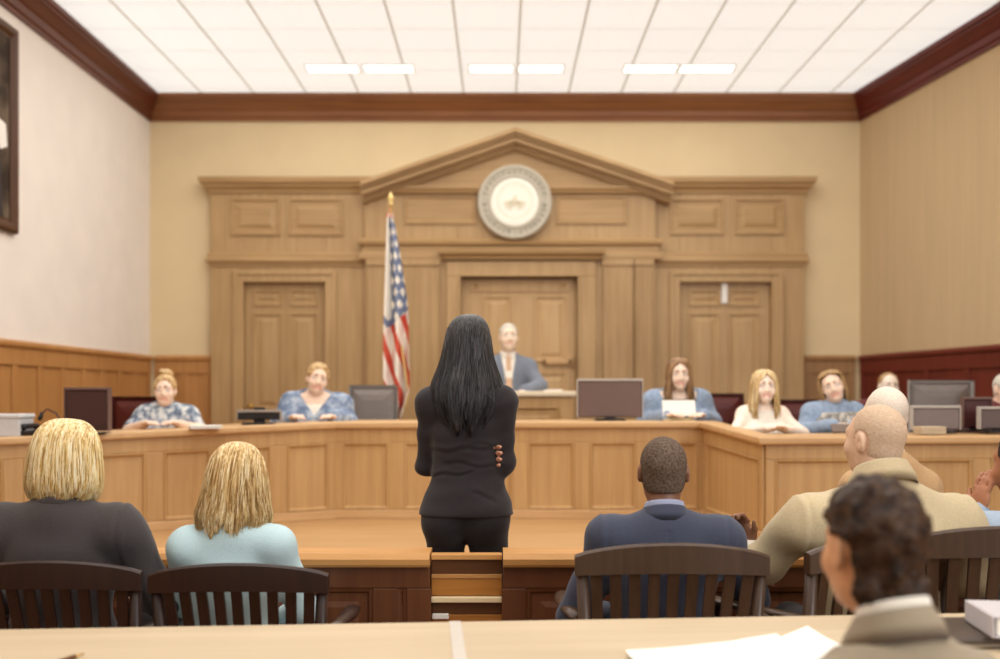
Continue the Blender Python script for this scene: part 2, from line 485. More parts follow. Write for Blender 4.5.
def jacket(G, name, mat, h=.010, infl=.016, hem=-.10, top=.56, slope=-.25, sleeve=1., seed=1, amp=.004, skirt=0., cutV=None, label=None, arms=True, freq=26., stretch=(.6,.6,1.6), crease=(), seams=0.):
    s = G.s
    pr = list(G.T)
    if G.pose == 'stand': pr += [p for p in G.LEG if p[0] == 'e']
    if skirt:
        a = G.U(0,-.005,-.06); pr.append(('e', a, A(.172+skirt,.122+skirt*.6,.17)*s, None, .06*s, 'skin', False))
    if arms:
        for sd in (-1,1):
            up, fo = G.ARM[sd]
            pr += up
            if sleeve < .5:    # short sleeve: only part of the upper arm
                c = up[1]; e = c[1]+(c[2]-c[1])*(sleeve*2)
                pr = pr[:-1]+[('c', c[1], e, c[3]*1.08, c[4]*1.12, c[5], c[6])]
            else:
                c = fo[0]; e = c[1]+(c[2]-c[1])*(.96 if sleeve >= 1 else sleeve)
                pr += [('c', c[1], e, c[3], c[4]+.008, c[5], c[6])]
    zt = G.U(0,0,top)[2]; zh = G.U(0,0,hem)[2]
    cl = [zplane(zt, 1, slope)]
    cl.append(lambda P: np.where(np.abs(P[:,0]) < 9, zh-P[:,2], -9) if not arms else np.where((np.abs(P[:,0]) < .30*s) & (P[:,1] < .16*s), zh-P[:,2], -9.))
    if cutV:
        w, z0, z1 = cutV; za = G.U(0,0,z0)[2]; zb = G.U(0,0,z1)[2]
        cl.append(lambda P: np.where(P[:,1] > .02, np.minimum(w*s*(P[:,2]-za)/(zb-za)-np.abs(P[:,0]), .02), -9.))
    wf = wob(seed, freq, amp, 7, stretch) if amp else None
    def dsp(P):
        d = wf(P)
        if seams:
            up = np.clip((P[:,2]-G.U(0,0,hem)[2])/.02,0,1)
            d = d+.0028*np.exp(-(P[:,0]/.0045)**2)*(P[:,1] < 0)*(P[:,2] < G.U(0,0,.47)[2])*up
            za = G.U(0,0,.30)[2]; q = np.abs(P[:,0])-seams*s-.10*np.clip(za+.05-P[:,2],0,1)
            d = d+.0035*np.exp(-(q/.0055)**2)*(P[:,2] > za-.03)*(P[:,1] < .08)-.0035*np.exp(-((q-.016)/.009)**2)*(P[:,2] > za)*(P[:,1] < .08)
        for z, tl, am, wd, x0, x1 in crease:
            zz = G.U(0,0,z)[2]; u = (P[:,2]-zz-tl*P[:,0]-.006*np.sin(P[:,0]*45+z*90))/wd
            m = np.clip((P[:,0]-x0)/.03,0,1)*np.clip((x1-P[:,0])/.03,0,1)
            d = d+am*m*np.exp(-u*u)-am*.6*m*np.exp(-(u-1.6)**2)
        return d
    return iso_obj(name, pr, h, mat, G.o, infl, cl, dsp if crease or seams else wf)
def trousers(G, mat, h=.010, infl=.010, seed=3, amp=.003):
    pr = [G.T[0]]+G.LEG
    zt = G.U(0,0,.06)[2]
    return iso_obj('trousers', pr, h, mat, G.o, infl, [zplane(zt,1), zplane(.07*G.s,-1)], wob(seed, 30, amp))
def band(G, name, mat, rx, ry, z0, z1, flare=.012, th=.006, arc=PI*.80, cy=-.005, tilt=.30, nseg=40, open_dz=0.):
    """a collar: thick elliptical band round the back of the neck, open at the front"""
    vs = []; s = G.s
    rows = [(z0,flare),(z1*.55+z0*.45,flare*.25),(z1,0.),(z1+.004,.003),(z1-.004,.006),(z0*.6+z1*.4,flare*.6+.007),(z0-.014,flare+.007)]
    for i in range(nseg+1):
        f = -arc+2*arc*i/nseg
        for z, e in rows:
            x = (rx+e)*math.sin(f); y = cy-(ry+e)*math.cos(f)
            zz = z-tilt*(y-cy)-open_dz*(abs(f)/arc)**2
            vs.append(G.U(x, y, zz))
    n = len(rows)
    F = [(i*n+j, i*n+(j+1)%n, (i+1)*n+(j+1)%n, (i+1)*n+j) for i in range(nseg) for j in range(n)]
    m = MB(); m.add([tuple(v) for v in vs], F+[tuple(range(n)), tuple(reversed([nseg*n+j for j in range(n)]))])
    return m.build(name, mat, G.o, smooth=True)
# ---- hair
def loft_hair(G, table, mats, nstr=500, seed=1, phimax=2.0, rad=.0016, inner=.80, zjit=.02, wave=.003, part=.0, front=True, nring=40, wavef=30., tips=.0):
    """closed lock-shaped hair volume plus combed strands lying on it. table rows: (z, rx, ry, cy) in head space, top to bottom"""
    rs = np.random.RandomState(seed)
    tb = np.array(table, dtype=float)
    def at_t(t):        # t in 0..1 along the table
        u = t*(len(tb)-1); i = min(int(u), len(tb)-2); w = u-i
        p0 = tb[max(i-1,0)]; p1 = tb[i]; p2 = tb[i+1]; p3 = tb[min(i+2,len(tb)-1)]
        return .5*((2*p1)+(-p0+p2)*w+(2*p0-5*p1+4*p2-p3)*w*w+(-p0+3*p1-3*p2+p3)*w**3)
    def pt(t, f, k=1.):
        z, rx, ry, cy = at_t(t)[:4]
        w = min(1, max(0, (.40-t)/.16)); f = f*(1+(PI*.995/phimax-1)*w)
        if abs(f) > PI/2: ry = ry*(1-.12*min(1,(abs(f)-PI/2)*2))
        return np.array([rx*k*math.sin(f)+part*(1-t)**3, cy-ry*k*math.cos(f), z])
    W = lambda p: G.hc + G.hk*(G.R@np.asarray(p, dtype=np.float32))
    V = []; nr = 26
    ph = rs.uniform(0,6.28,8)
    for i in range(nr+1):
        t = i/nr
        for k in (1., inner):
            for j in range(nring+1):
                f = -phimax+2*phimax*j/nring
                rp = .978*(1+.006*math.sin(f*17+ph[0])+.004*math.sin(f*31+ph[1]+t*2)) if k == 1. else inner
                p = pt(t, f, rp)
                if t > .8: p[2] += (t-.8)*5*zjit*(math.sin(f*9+ph[2])+.6*math.sin(f*23+ph[3]))
                V.append(W(p))
    n1 = nring+1; st = 2*n1; F = []
    for i in range(nr):
        for j in range(nring):
            a = i*st+j; F.append((a, a+1, a+st+1, a+st))
            a += n1; F.append((a, a+st, a+st+1, a+1))
        for j in (0, nring):
            a = i*st+j; F.append((a, a+n1, a+n1+st, a+st))
    for j in range(nring):
        a = nr*st+j; F.append((a, a+1, a+n1+1, a+n1))
    nm = len(mats)
    MI = [0]*len(F)
    # strands
    for q in range(nstr):
        f0 = rs.uniform(-phimax, phimax); te = 1-abs(rs.normal(0,.05)); t0 = rs.uniform(.0,.12) if rs.rand() < .7 else rs.uniform(.1,.5)
        lift = 1+abs(rs.normal(0,.006)); a1, a2 = rs.uniform(0,6.28,2); mi = rs.randint(0,nm) ; df = rs.normal(0,.10)
        m = 15; pts = []
        for i in range(m):
            u = i/(m-1); t = t0+(te-t0)*u
            p = pt(t, f0+df*u*u+wave*9*math.sin(a1+wavef*.2*u)*u, lift*(.99+.012*u))
            if t > .8: p[2] += (t-.8)*5*(zjit*.8*math.sin(f0*9+ph[2])-tips*rs.rand()*0)
            p[0] += wave*u*math.sin(a2+7*u); p[1] += wave*u*math.cos(a1+6*u)
            pts.append(W(p))
        base = len(V); k = 4
        pts = np.array(pts); cen = G.hc
        for i in range(m):
            d = pts[min(i+1,m-1)]-pts[max(i-1,0)]; d /= np.linalg.norm(d)+1e-9
            o = pts[i]-cen; o[2] *= .2; o -= d*o.dot(d); o /= np.linalg.norm(o)+1e-9
            b = np.cross(d, o); u = i/(m-1); r = rad*G.hk*(1-.75*u**3)
            for sx, sy in ((2.2,0),(0,1),(-2.2,0),(0,-1)): V.append(pts[i]+b*(r*sx)+o*(r*sy))
        for i in range(m-1):
            for j in range(k):
                F.append((base+i*k+j, base+i*k+(j+1)%k, base+(i+1)*k+(j+1)%k, base+(i+1)*k+j)); MI.append(mi)
    return np_mesh('hair', np.array(V), np.array(F), mats, MI, G.o)
def cap_hair(G, mat, infl=.006, h=.005, nape=-.075, front=.058, line=.055, disp=None, seed=5, k=None, temple=-.02, name='hair', top=0., ear=-.018):
    """short hair: a shell grown over the skull, cut at a hairline"""
    H = [ell((0,-.012,.030), (.076,.097,.088), .03), ell((0,.012,-.015), (.068,.078,.075), .03), ell((0,-.030,-.045), (.058,.055,.055), .03)]
    if nape < -.1: H += [ell((0,-.036,-.080), (.054,.050,.052), .03)]
    if top: H.append(ell((0,.005,.055+top*.5), (.066,.085,.062+top*.5), .03))
    pr = xf(H, G.hc, G.hk, G.R)
    c = G.hc; R = G.R; s = G.hk
    def cut(P):
        q = ((P-c)@R)/s
        # hairline: front edge rises to the forehead, sideburn in front of the ear, nape at the back
        yl = np.where(q[:,2] > line, 9., np.where(q[:,2] > temple, .012+(q[:,2]-temple)*.75, ear))
        a = q[:,1]-yl
        zl = np.where(q[:,1] < -.03, nape, nape+(q[:,1]+.03)*1.0)
        b = zl-q[:,2]
        f = (q[:,1]-front)-(q[:,2]-line)*.25
        r = np.maximum(np.maximum(a, b), f)
        qe = np.stack([np.abs(q[:,0])-.082, (q[:,1]+.004)/.78, (q[:,2]+.008)/1.15], 1)
        return np.maximum(r, .036-np.linalg.norm(qe, axis=1))*s
    return iso_obj(name, pr, h, mat, G.o, infl, [cut], disp)
# ------------------------------------------------------------ palette
OAK   = wood('oak_panel', (189,156,110), (166,132,89), 'z')
OAKH  = wood('oak_rail', (185,151,105), (162,128,85), 'x')
OAKD  = wood('oak_dark', (164,124,80), (138,98,60), 'z')  # deeper oak tone for the platforms and one wainscot run
BEN   = wood('bench_oak', (195,157,105), (173,133,86), 'z')
BENH  = wood('bench_top', (208,170,122), (188,146,100), 'x')
DAIS  = wood('dais_board', (192,152,104), (172,130,84), 'x')
MAHOG = wood('crown_mahogany', (114,60,37), (92,46,28), 'y')
MAHOB = wood('crown_oak', (150,98,58), (126,78,44), 'x')
REDW  = wood('red_mahogany', (112,38,28), (84,26,20), 'y')
WLEFT = wood('wainscot_left', (192,140,84), (166,114,62), 'z')
WRIGHT= wood('wainscot_right', (116,46,34), (88,30,24), 'z')
WALN  = wood('chair_walnut', (54,31,23), (34,19,14), 'z', rough=.35)
WALN2 = wood('chair_brown', (82,60,43), (57,39,27), 'z', rough=.35)
BAR   = wood('bar_walnut', (104,62,36), (80,44,24), 'z', rough=.4)
BARC  = wood('bar_cap', (206,154,92), (180,126,70), 'x')
TAB   = wood('table_maple', (198,178,148), (184,163,132), 'x', scale=4, rough=.5)
PWL = plain('plaster_left', (238,229,219), .9, noise=.03, nscale=3)  # lit left wall: its extra brightness is put into the plaster colour
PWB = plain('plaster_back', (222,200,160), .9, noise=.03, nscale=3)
PWR = plain('plaster_right', (198,172,134), .9, noise=.05, nscale=2, stretch=(1,6,.4))  # right wall's shade is put into this darker, yellower plaster colour
BLKP = plain('black_plastic', (38,34,34), .4)
BRZ  = plain('dark_screen', (70,48,46), .35)
GREY = plain('grey_leather', (128,118,112), .5, noise=.05)
GREYL = plain('grey_edge', (176,168,160), .5)
DRED = plain('maroon_leather', (88,34,28), .45)
PAPER = plain('paper', (240,236,228), .8, noise=.02)
BRASS = plain('brass', (190,150,80), .35, metal=.8)
STEEL = plain('steel', (160,158,155), .35, metal=.6)

# ------------------------------------------------------------ shell
XL = -3.675; YB = 10.5; YF = -2.5; ZC = 4.50
def xr(y): return 3.78+.133*(YB-y)
FZ = .25; DZ = .56
m = MB(); m.box(XL-.3, xr(YF)+.3, YF, YB+.2, -.12, 0)
struct(m.build('floor', wood('floor_board', (176,128,80), (150,104,62), 'x')))
m = MB(); m.box(XL-.15, XL, YF, YB+.15, 0, ZC+.1); struct(m.build('wall_left', PWL))
m = MB(); m.box(XL, xr(YB)+.05, YB, YB+.15, 0, ZC+.1); struct(m.build('wall_back', PWB))
m = MB(); m.slab([(xr(YB),YB),(xr(YF),YF),(xr(YF)+.15,YF),(xr(YB)+.15,YB)], 0, ZC+.1); struct(m.build('wall_right', PWR))
# ceiling: white tiles, emission added so they look overexposed and fill the room
def ceiling_mat():
    mt, nt, b = _new('ceiling_tiles')
    tc = nt.nodes.new('ShaderNodeTexCoord'); sx = nt.nodes.new('ShaderNodeSeparateXYZ')
    nt.links.new(tc.outputs['Object'], sx.inputs[0])
    def line(out, off, w):
        a = nt.nodes.new('ShaderNodeMath'); a.operation = 'ADD'; a.inputs[1].default_value = off
        nt.links.new(out, a.inputs[0])
        d = nt.nodes.new('ShaderNodeMath'); d.operation = 'DIVIDE'; d.inputs[1].default_value = .545; nt.links.new(a.outputs[0], d.inputs[0])
        f = nt.nodes.new('ShaderNodeMath'); f.operation = 'FRACT'; nt.links.new(d.outputs[0], f.inputs[0])
        l = nt.nodes.new('ShaderNodeMath'); l.operation = 'LESS_THAN'; l.inputs[1].default_value = w; nt.links.new(f.outputs[0], l.inputs[0])
        return l.outputs[0]
    lx = line(sx.outputs['X'], .39+5.45, .045); ly = line(sx.outputs['Y'], .15+5.45, .03)
    k = nt.nodes.new('ShaderNodeMath'); k.operation = 'MULTIPLY'; k.inputs[1].default_value = .6; nt.links.new(ly, k.inputs[0])
    mx = nt.nodes.new('ShaderNodeMath'); mx.operation = 'MAXIMUM'; nt.links.new(lx, mx.inputs[0]); nt.links.new(k.outputs[0], mx.inputs[1])
    rp = nt.nodes.new('ShaderNodeMix'); rp.data_type = 'RGBA'
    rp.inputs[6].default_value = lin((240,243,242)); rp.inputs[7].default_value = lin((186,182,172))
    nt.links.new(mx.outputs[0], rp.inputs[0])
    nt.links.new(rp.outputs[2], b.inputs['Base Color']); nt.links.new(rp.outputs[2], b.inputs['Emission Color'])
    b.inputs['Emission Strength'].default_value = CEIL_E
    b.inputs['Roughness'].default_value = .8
    return mt
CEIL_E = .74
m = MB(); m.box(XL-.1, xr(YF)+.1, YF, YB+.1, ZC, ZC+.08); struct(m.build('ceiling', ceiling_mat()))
# ceiling lights (flat diffusers let into the tiles)
LAMP = emit('light_diffuser', (255,252,246), 2.2)
places = ['far left ceiling light strip of the row near the back wall', 'second ceiling light strip from the left in the row near the back wall',
          'ceiling light strip just left of centre above the seal', 'ceiling light strip just right of centre above the seal',
          'second ceiling light strip from the right in the row near the back wall', 'far right ceiling light strip of the row near the back wall']
for (a, b), lb in zip(((303,357),(361,413),(468,514),(518,565),(625,680),(682,738)), places):
    y0, y1 = 9.42, 9.78
    x0, x1 = ax(a, 9.45), ax(b, 9.45)
    t = thing('ceiling_light', 'slim white '+lb, 'light', ((x0+x1)/2, (y0+y1)/2, ZC), 0, 'ceiling light strips')
    w, d = (x1-x0)/2, .12
    f = MB(); f.rect(-w, w, -d, d, 0, [(0,0),(0,.012),(.012,.012),(.012,.004)], cap=False, M=Matrix.Rotation(PI/2,4,'X'))
    f.build('light_frame', PAPER, t)
    g = MB(); g.box(-w+.012, w-.012, -d+.012, d-.012, -.006, -.001); g.build('diffuser', LAMP, t)
# crown moulding, one run per wall
crown = [(0,4.23),(.022,4.23),(.022,4.262),(.04,4.275),(.046,4.33),(.062,4.345),(.10,4.415),(.112,4.425),(.112,4.445),(.13,4.455),(.13,4.497),(0,4.497)]
cp = [(XL,YF),(XL,YB),(xr(YB),YB),(xr(YF),YF)]
def seg(path, prof, i):
    m = MB(); m.sweep(path, prof); n = len(prof)
    q = MB(); q.v = m.v[i*n:(i+2)*n]
    fs = [(j, n+j, n+(j+1)%n, (j+1)%n) for j in range(n)]+[tuple(range(n)), tuple(n+j for j in reversed(range(n)))]
    q.f = [list(f) for f in fs]; q.mi = [0]*len(fs); return q
for i, (nm, mt) in enumerate((('trim_1',MAHOG),('trim_2',MAHOB),('trim_3',REDW))): struct(seg(cp, crown, i).build(nm, mt))
# wainscot: boards and cap rail on the three walls
ZW = 1.745
def wains(nm, p0, p1, mt, pitch=.42, side_panels=True):
    L = math.hypot(p1[0]-p0[0], p1[1]-p0[1]); ang = math.atan2(p1[1]-p0[1], p1[0]-p0[0])
    m = MB(); m.box(0, L, -.018, 0, 0, ZW-.02)
    n = max(1, round(L/pitch)); w = L/n
    m.box(0, L, -.036, -.018, ZW-.16, ZW-.02); m.box(0, L, -.036, -.018, 0, .16)
    for i in range(n+1):
        x = min(max(i*w, .04), L-.04); m.box(x-.04, x+.04, -.032, -.018, .16, ZW-.16)
    m.sweep([(0,0),(L,0)], [(0,ZW-.03),(.045,ZW-.03),(.058,ZW-.012),(.058,ZW+.012),(.03,ZW+.03),(0,ZW+.03)])
    o = m.build(nm, mt, bevel=.004); o.location = (p0[0],p0[1],0); o.rotation_euler = (0,0,ang)
    return struct(o)
wains('trim_4', (XL,YF), (XL,YB-.06), WLEFT)
XW0, XW1 = ax(210,10.4), ax(806,10.4)
wains('trim_5', (XL+.06,YB), (XW0,YB), WLEFT, .32)
wains('trim_6', (XW1,YB), (xr(YB)-.06,YB), OAKD, .32)
wains('trim_7', (xr(YB-.06),YB-.06), (xr(YF),YF), WRIGHT, .62)

# ------------------------------------------------------------ millwork behind the bench
MW = thing('wall_panelling', 'tall oak wall panelling with a central pediment behind the bench', 'panelling', (0,YB,0))
def lx(px, d=10.35): return ax(px, d)
def mb_build(m, nm, mt, bev=.006): 
    o = m.build(nm, mt, MW, bevel=bev); o.location = (0,-YB,0); return o
yw, yc = 10.38, 10.30
def bx(m, a, b, t, u, y0, y1=YB): m.box(lx(a), lx(b), y0, y1, az(u,10.35) if u is not None else FZ, az(t,10.35))
# side wings
for a, b, d0, d1 in ((210,372,243,325),(655,805,680,772)):
    m = MB(); bx(m, a, d0, 188, None, yw); bx(m, d1, b, 188, None, yw); bx(m, d0, d1, 188, 282, yw)
    mb_build(m, 'wing_panel', OAK)
    pans = ((230,280,198,235),(288,343,198,235)) if a < 400 else ((670,725,198,234),(735,785,198,234))
    for p in pans:
        m = MB(); m.rect(lx(p[0]), lx(p[1]), az(p[3],10.35), az(p[2],10.35), yw, [(0,0),(0,.022),(.022,.022),(.032,.004),(.075,.004),(.11,.018)])
        mb_build(m, 'raised_panel', OAKH, 0)
    # door casing
    m = MB(); c0, c1 = d0-8, d1+9
    pr = [(-.0,0),(0,.03),(.03,.03),(.045,.018),(.07,.018),(.082,.0)]
    xs = [lx(c0),lx(c1)]; zt = az(273,10.35)
    m.box(xs[0], lx(d0), yw-.03, yw, FZ, zt); m.box(lx(d1), xs[1], yw-.03, yw, FZ, zt); m.box(lx(d0), lx(d1), yw-.03, yw, az(282,10.35), zt)
    m.box(xs[0]-.02, xs[0]+.02, yw-.045, yw, FZ, zt+.02); m.box(xs[1]-.02, xs[1]+.02, yw-.045, yw, FZ, zt+.02); m.box(xs[0]+.02, xs[1]-.02, yw-.045, yw, zt-.02, zt+.02)
    mb_build(m, 'door_casing', OAK)
    # cornice and band with returns
    path = [(lx(a),YB),(lx(a),yw),(lx(b),yw)] if a < 400 else [(lx(a),yw),(lx(b),yw),(lx(b),YB)]
    z0 = az(193,10.35); m = MB()
    m.sweep(path, [(0,z0),(.02,z0),(.03,z0+.035),(.065,z0+.06),(.075,z0+.09),(.10,z0+.10),(.11,z0+.155),(0,z0+.165)])
    mb_build(m, 'cornice', OAKH, .003)
    z0 = az(266,10.35); m = MB()
    m.sweep(path, [(0,z0),(.018,z0),(.022,z0+.03),(.045,z0+.045),(.045,z0+.075),(.03,z0+.09),(.03,z0+.125),(.012,z0+.145),(0,z0+.145)])
    mb_build(m, 'band_moulding', OAKH, .003)
# centre bay
m = MB(); bx(m, 365, 458, 190, None, yc); bx(m, 580, 655, 190, None, yc); bx(m, 458, 580, 190, 277, yc)
mb_build(m, 'centre_panel', OAK)
for p in ((405,476,196,224),(556,626,196,224)):
    m = MB(); m.rect(lx(p[0]), lx(p[1]), az(p[3],10.3), az(p[2],10.3), yc, [(0,0),(0,.02),(.018,.02),(.03,.004),(.05,.004)])
    mb_build(m, 'raised_panel', OAKH, 0)
# pilasters with flutes
for a, b in ((368,400),(402,440),(602,632),(634,652)):
    m = MB(); x0, x1 = lx(a), lx(b)
    m.box(x0, x1, yc-.03, yc, FZ, az(262,10.3)); n = 4; w = (x1-x0)/n
    for i in range(n+1): m.box(max(x0,x0+i*w-.012), min(x1,x0+i*w+.012), yc-.045, yc-.03, FZ+.3, az(270,10.3))
    m.box(x0-.008, x1+.008, yc-.05, yc, FZ, FZ+.28); m.box(x0-.006, x1+.006, yc-.05, yc, az(266,10.3), az(258,10.3))
    mb_build(m, 'pilaster', OAK, .004)
z0 = az(262,10.3); path = [(lx(365),yw),(lx(365),yc),(lx(656),yc),(lx(656),yw)]
m = MB(); m.sweep(path, [(0,z0+.02),(.05,z0+.02),(.055,z0+.05),(.05,z0+.09),(.02,z0+.10),(.02,z0+.16),(.05,z0+.175),(.06,z0+.21),(.03,z0+.235),(0,z0+.235)])
mb_build(m, 'band_moulding', OAKH, .003)
# centre door casing and lintel
m = MB(); zt = az(277,10.3)
m.box(lx(447), lx(460), yc-.05, yc, FZ, zt); m.box(lx(578), lx(595), yc-.05, yc, FZ, zt); m.box(lx(447), lx(595), yc-.05, yc, zt, az(262,10.3))
m.box(lx(458), lx(461), yc-.07, yc-.05, FZ, zt); m.box(lx(577), lx(580), yc-.07, yc-.05, FZ, zt); m.box(lx(458), lx(580), yc-.07, yc-.05, zt, zt+.03)
mb_build(m, 'door_casing', OAK)
m = MB(); z0 = az(259,10.2)
m.sweep([(lx(447),yc),(lx(447),yc-.06),(lx(596),yc-.06),(lx(596),yc)], [(0,z0),(.02,z0),(.03,z0+.03),(.07,z0+.055),(.08,z0+.105),(0,z0+.125)])
mb_build(m, 'lintel', OAKH, .003)
# pediment: tympanum, horizontal cornice, raking mouldings stepping forward
ap = (lx(515), az(131,10.2)); l = (lx(364), az(184,10.2)); r = (lx(669), az(184,10.2))
m = MB(); m.prism([(l[0]+.12,l[1]-.09),(r[0]-.12,r[1]-.09),(r[0]-.12,l[1]),(ap[0],ap[1]-.05),(l[0]+.12,l[1])], yc-.02, YB); mb_build(m, 'tympanum', OAKH, 0)
m = MB(); z0 = az(193,10.25)
m.sweep([(l[0]+.06,yw),(l[0]+.06,yc-.02),(r[0]-.06,yc-.02),(r[0]-.06,yw)], [(0,z0),(.03,z0),(.04,z0+.03),(.06,z0+.04),(.06,z0+.07),(0,z0+.08)])
mb_build(m, 'pediment_cornice', OAKH, .003)
def rake(t0, t1, dep):
    """chevron strip between two distances below the roof line"""
    k = (ap[1]-l[1])/(ap[0]-l[0])
    def pts(t):
        return [(l[0]+.0, l[1]-t), (ap[0], ap[1]-t), (r[0]-.0, r[1]-t)]
    o, i = pts(t0), pts(t1)
    q = MB()
    for s_ in (0,1):
        q.prism([o[s_],o[s_+1],i[s_+1],i[s_]], dep, YB)
    return q
for t0, t1, dp in ((0,.045,yc-.24),(.045,.075,yc-.20),(.075,.125,yc-.17),(.125,.15,yc-.11),(.15,.175,yc-.08),(.175,.19,yc-.05)):
    mb_build(rake(t0, t1, dp), 'raking_moulding', OAKH, .004)
# ------------------------------------------------------------ doors
def door(nm, x0, x1, z1, y, pans, mt=OAKD, sign=None, bar=None):
    t = bpy.data.objects.new(nm, None); C.objects.link(t); t['kind'] = 'structure'; t.location = (0,y,0)
    m = MB(); m.box(x0, x1, 0, .045, FZ, z1); m.build('door_leaf', mt, t)
    for (a, b, c, d) in pans:
        q = MB(); q.rect(a, b, c, d, 0, [(0,0),(0,.018),(.02,.018),(.032,.002),(.06,.002),(.09,.014)]); q.build('door_panel', mt, t)
    return t
def six(x0, x1, zt, rows):
    w = (x1-x0); g = .10*w; xm = (x0+x1)/2
    out = []
    for (a, b) in rows:
        out += [(x0+g, xm-g*.45, a, b), (xm+g*.45, x1-g, a, b)]
    return out
for nm, a, b in (('door_1',243,325),('door_2',680,772)):
    x0, x1, zt = lx(a)+.004, lx(b)-.004, az(282,10.35)-.004
    rows = ((FZ+.15,FZ+.85),(FZ+.95,az(313,10.45)),(az(306,10.45),az(290,10.45)))
    t = door(nm, x0, x1, zt, 10.44, six(x0, x1, zt, rows), OAK)
    k = MB(); k.lathe([(.0,0),(.022,.002),(.012,.02),(.012,.05),(.028,.06),(.028,.085),(.0,.09)], 20, Matrix.Translation((x0+.07 if a < 400 else x1-.07,0,FZ+1.0)) @ Matrix.Rotation(PI/2,4,'X'))
    k.build('door_knob', BRASS, t, smooth=True)
    if a > 400:
        s = MB(); s.box(lx(723), lx(729), -.03, -.001, az(303,10.4), az(283,10.4)); s.build('door_closer', PAPER, t, bevel=.004)
x0, x1, zt = lx(461), lx(577), az(278,10.3)
t = door('door_3', x0, x1, zt, 10.38, [(lx(482),lx(512),az(362,10.4),az(296,10.4)),(lx(534),lx(568),az(362,10.4),az(296,10.4)),(lx(482),lx(512),FZ+.2,az(372,10.4)),(lx(534),lx(568),FZ+.2,az(372,10.4)),(lx(470),lx(570),az(292,10.4),az(282,10.4))], wood('oak_door', (202,168,121), (181,145,99), 'z'))
m = MB(); m.box(lx(543), lx(572), -.07, -.045, az(364,10.3), az(359,10.3)); m.box(lx(568), lx(573), -.07, 0, az(365,10.3), az(354,10.3)); m.box(lx(543), lx(546), -.07, 0, az(364,10.3), az(359,10.3))
m.build('push_bar', BENH, t, bevel=.006)
# ------------------------------------------------------------ wall seal
S = thing('wall_seal', 'round grey and white seal with a ring of lettering on the pediment', 'seal', (lx(514.5), yc-.075, az(202,10.2)))
RX = Matrix.Rotation(PI/2,4,'X'); R0 = .378
SEALG = plain('seal_grey', (194,186,168), .6, noise=.08, nscale=40); SEALW = plain('seal_white', (244,240,226), .5)
SEALD = plain('seal_letter', (136,126,106), .6); SEALO = plain('seal_gold', (222,212,184), .5)
m = MB(); m.lathe([(0,-.045),(R0,-.045),(R0,.03),(R0-.012,.045),(R0-.03,.048),(R0-.04,.035),(.275,.035),(.268,.05),(.255,.05),(.248,.03),(0,.03)], 72, RX); m.build('seal_ring', SEALG, S, smooth=False)
m = MB(); m.lathe([(0,.03),(.246,.03),(.243,.042),(.20,.045),(.195,.040),(0,.040)], 64, RX); m.build('seal_disc', SEALW, S)
rnd = random.Random(4)
n = 34
for i in range(n):
    a = 2*PI*i/n; kind = rnd.randrange(5)
    M = RX @ Matrix.Rotation(-a,4,'Z') @ Matrix.Translation((0,.308,.036))
    m = MB()
    if i % 9 == 8: m.box(-.006,.006,-.006,.006,0,.006,M); m.build('letter', SEALD, S); continue
    m.box(-.012,-.006,-.02,.02,0,.006,M)
    if kind in (0,1,3): m.box(.008,.014,-.02,.02,0,.006,M)
    if kind in (1,2): m.box(-.012,.014,-.003,.003,0,.006,M)
    if kind in (2,4,0): m.box(-.012,.014,.014,.02,0,.006,M)
    if kind == 4: m.box(-.012,.014,-.02,-.014,0,.006,M)
    if kind == 3: m.box(-.012,.014,-.006,.0,0,.006,M)
    m.build('letter', SEALD, S)
m = MB()   # eagle-like emblem: body, head, two wings, shield
m.lathe([(0,.04),(.026,.041),(.03,.048),(0,.054)], 20, RX @ Matrix.Scale(1.6,4,(0,1,0)))
m.lathe([(0,.04),(.014,.042),(.012,.05),(0,.053)], 14, RX @ Matrix.Translation((.008,.055,0)))
for s_ in (-1,1):
    for k in range(5):
        M = RX @ Matrix.Translation((s_*.02,.01,.04)) @ Matrix.Rotation(s_*(-.2-.28*k)+ (0 if s_>0 else 0),4,'Z')
        m.box(min(0,s_*.10), max(0,s_*.10), -.006,.006,0,.006, M)
m.build('seal_emblem', SEALO, S)
m = MB()
for i in range(44):
    a = 2*PI*i/44; M = RX @ Matrix.Rotation(-a,4,'Z') @ Matrix.Translation((0,.17,.040)); m.box(-.004,.004,-.010,.010,0,.003,M)
m.build('seal_inner_ring', SEALO, S)
# ------------------------------------------------------------ portrait on the left wall
P = thing('framed_portrait', 'dark framed portrait painting hanging high on the left wall', 'painting', (XL+.002, 6.95, 3.34), PI/2)
FR = wood('frame_wood', (92,58,34), (66,40,24), 'z')
m = MB(); m.rect(-.60,.60,-.77,.77, 0, [(0,0),(0,.035),(.02,.05),(.05,.045),(.08,.02),(.095,.02)], cap=False); m.build('picture_frame', FR, P)
m = MB(); m.box(-.52,.52,-.014,-.002,-.69,.69); m.build('canvas', blotch('canvas_paint', [(58,46,38),(84,70,58),(110,94,78)], 3), P)
m = MB()
m.prism([(-.36,-.68),(.40,-.68),(.36,-.1),(.22,.12),(.08,.18),(-.06,.18),(-.22,.1),(-.34,-.1)], -.019, -.014); m.build('painted_robe', plain('painted_robe', (52,46,46), .6), P)
m = MB(); m.lathe([(0,.0),(.12,.0),(.12,.004),(0,.006)], 28, Matrix.Translation((.02,-.014,.32)) @ RX @ Matrix.Scale(1.3,4,(0,1,0))); m.build('painted_face', plain('painted_face', (170,132,104), .6), P)
m = MB(); m.prism([(-.06,.17),(.10,.17),(.06,.0),(.0,.0)], -.022, -.019); m.prism([(.30,.05),(.44,.02),(.46,-.14),(.36,-.18),(.30,-.08)], -.022, -.017); m.build('painted_collar', PAPER, P)
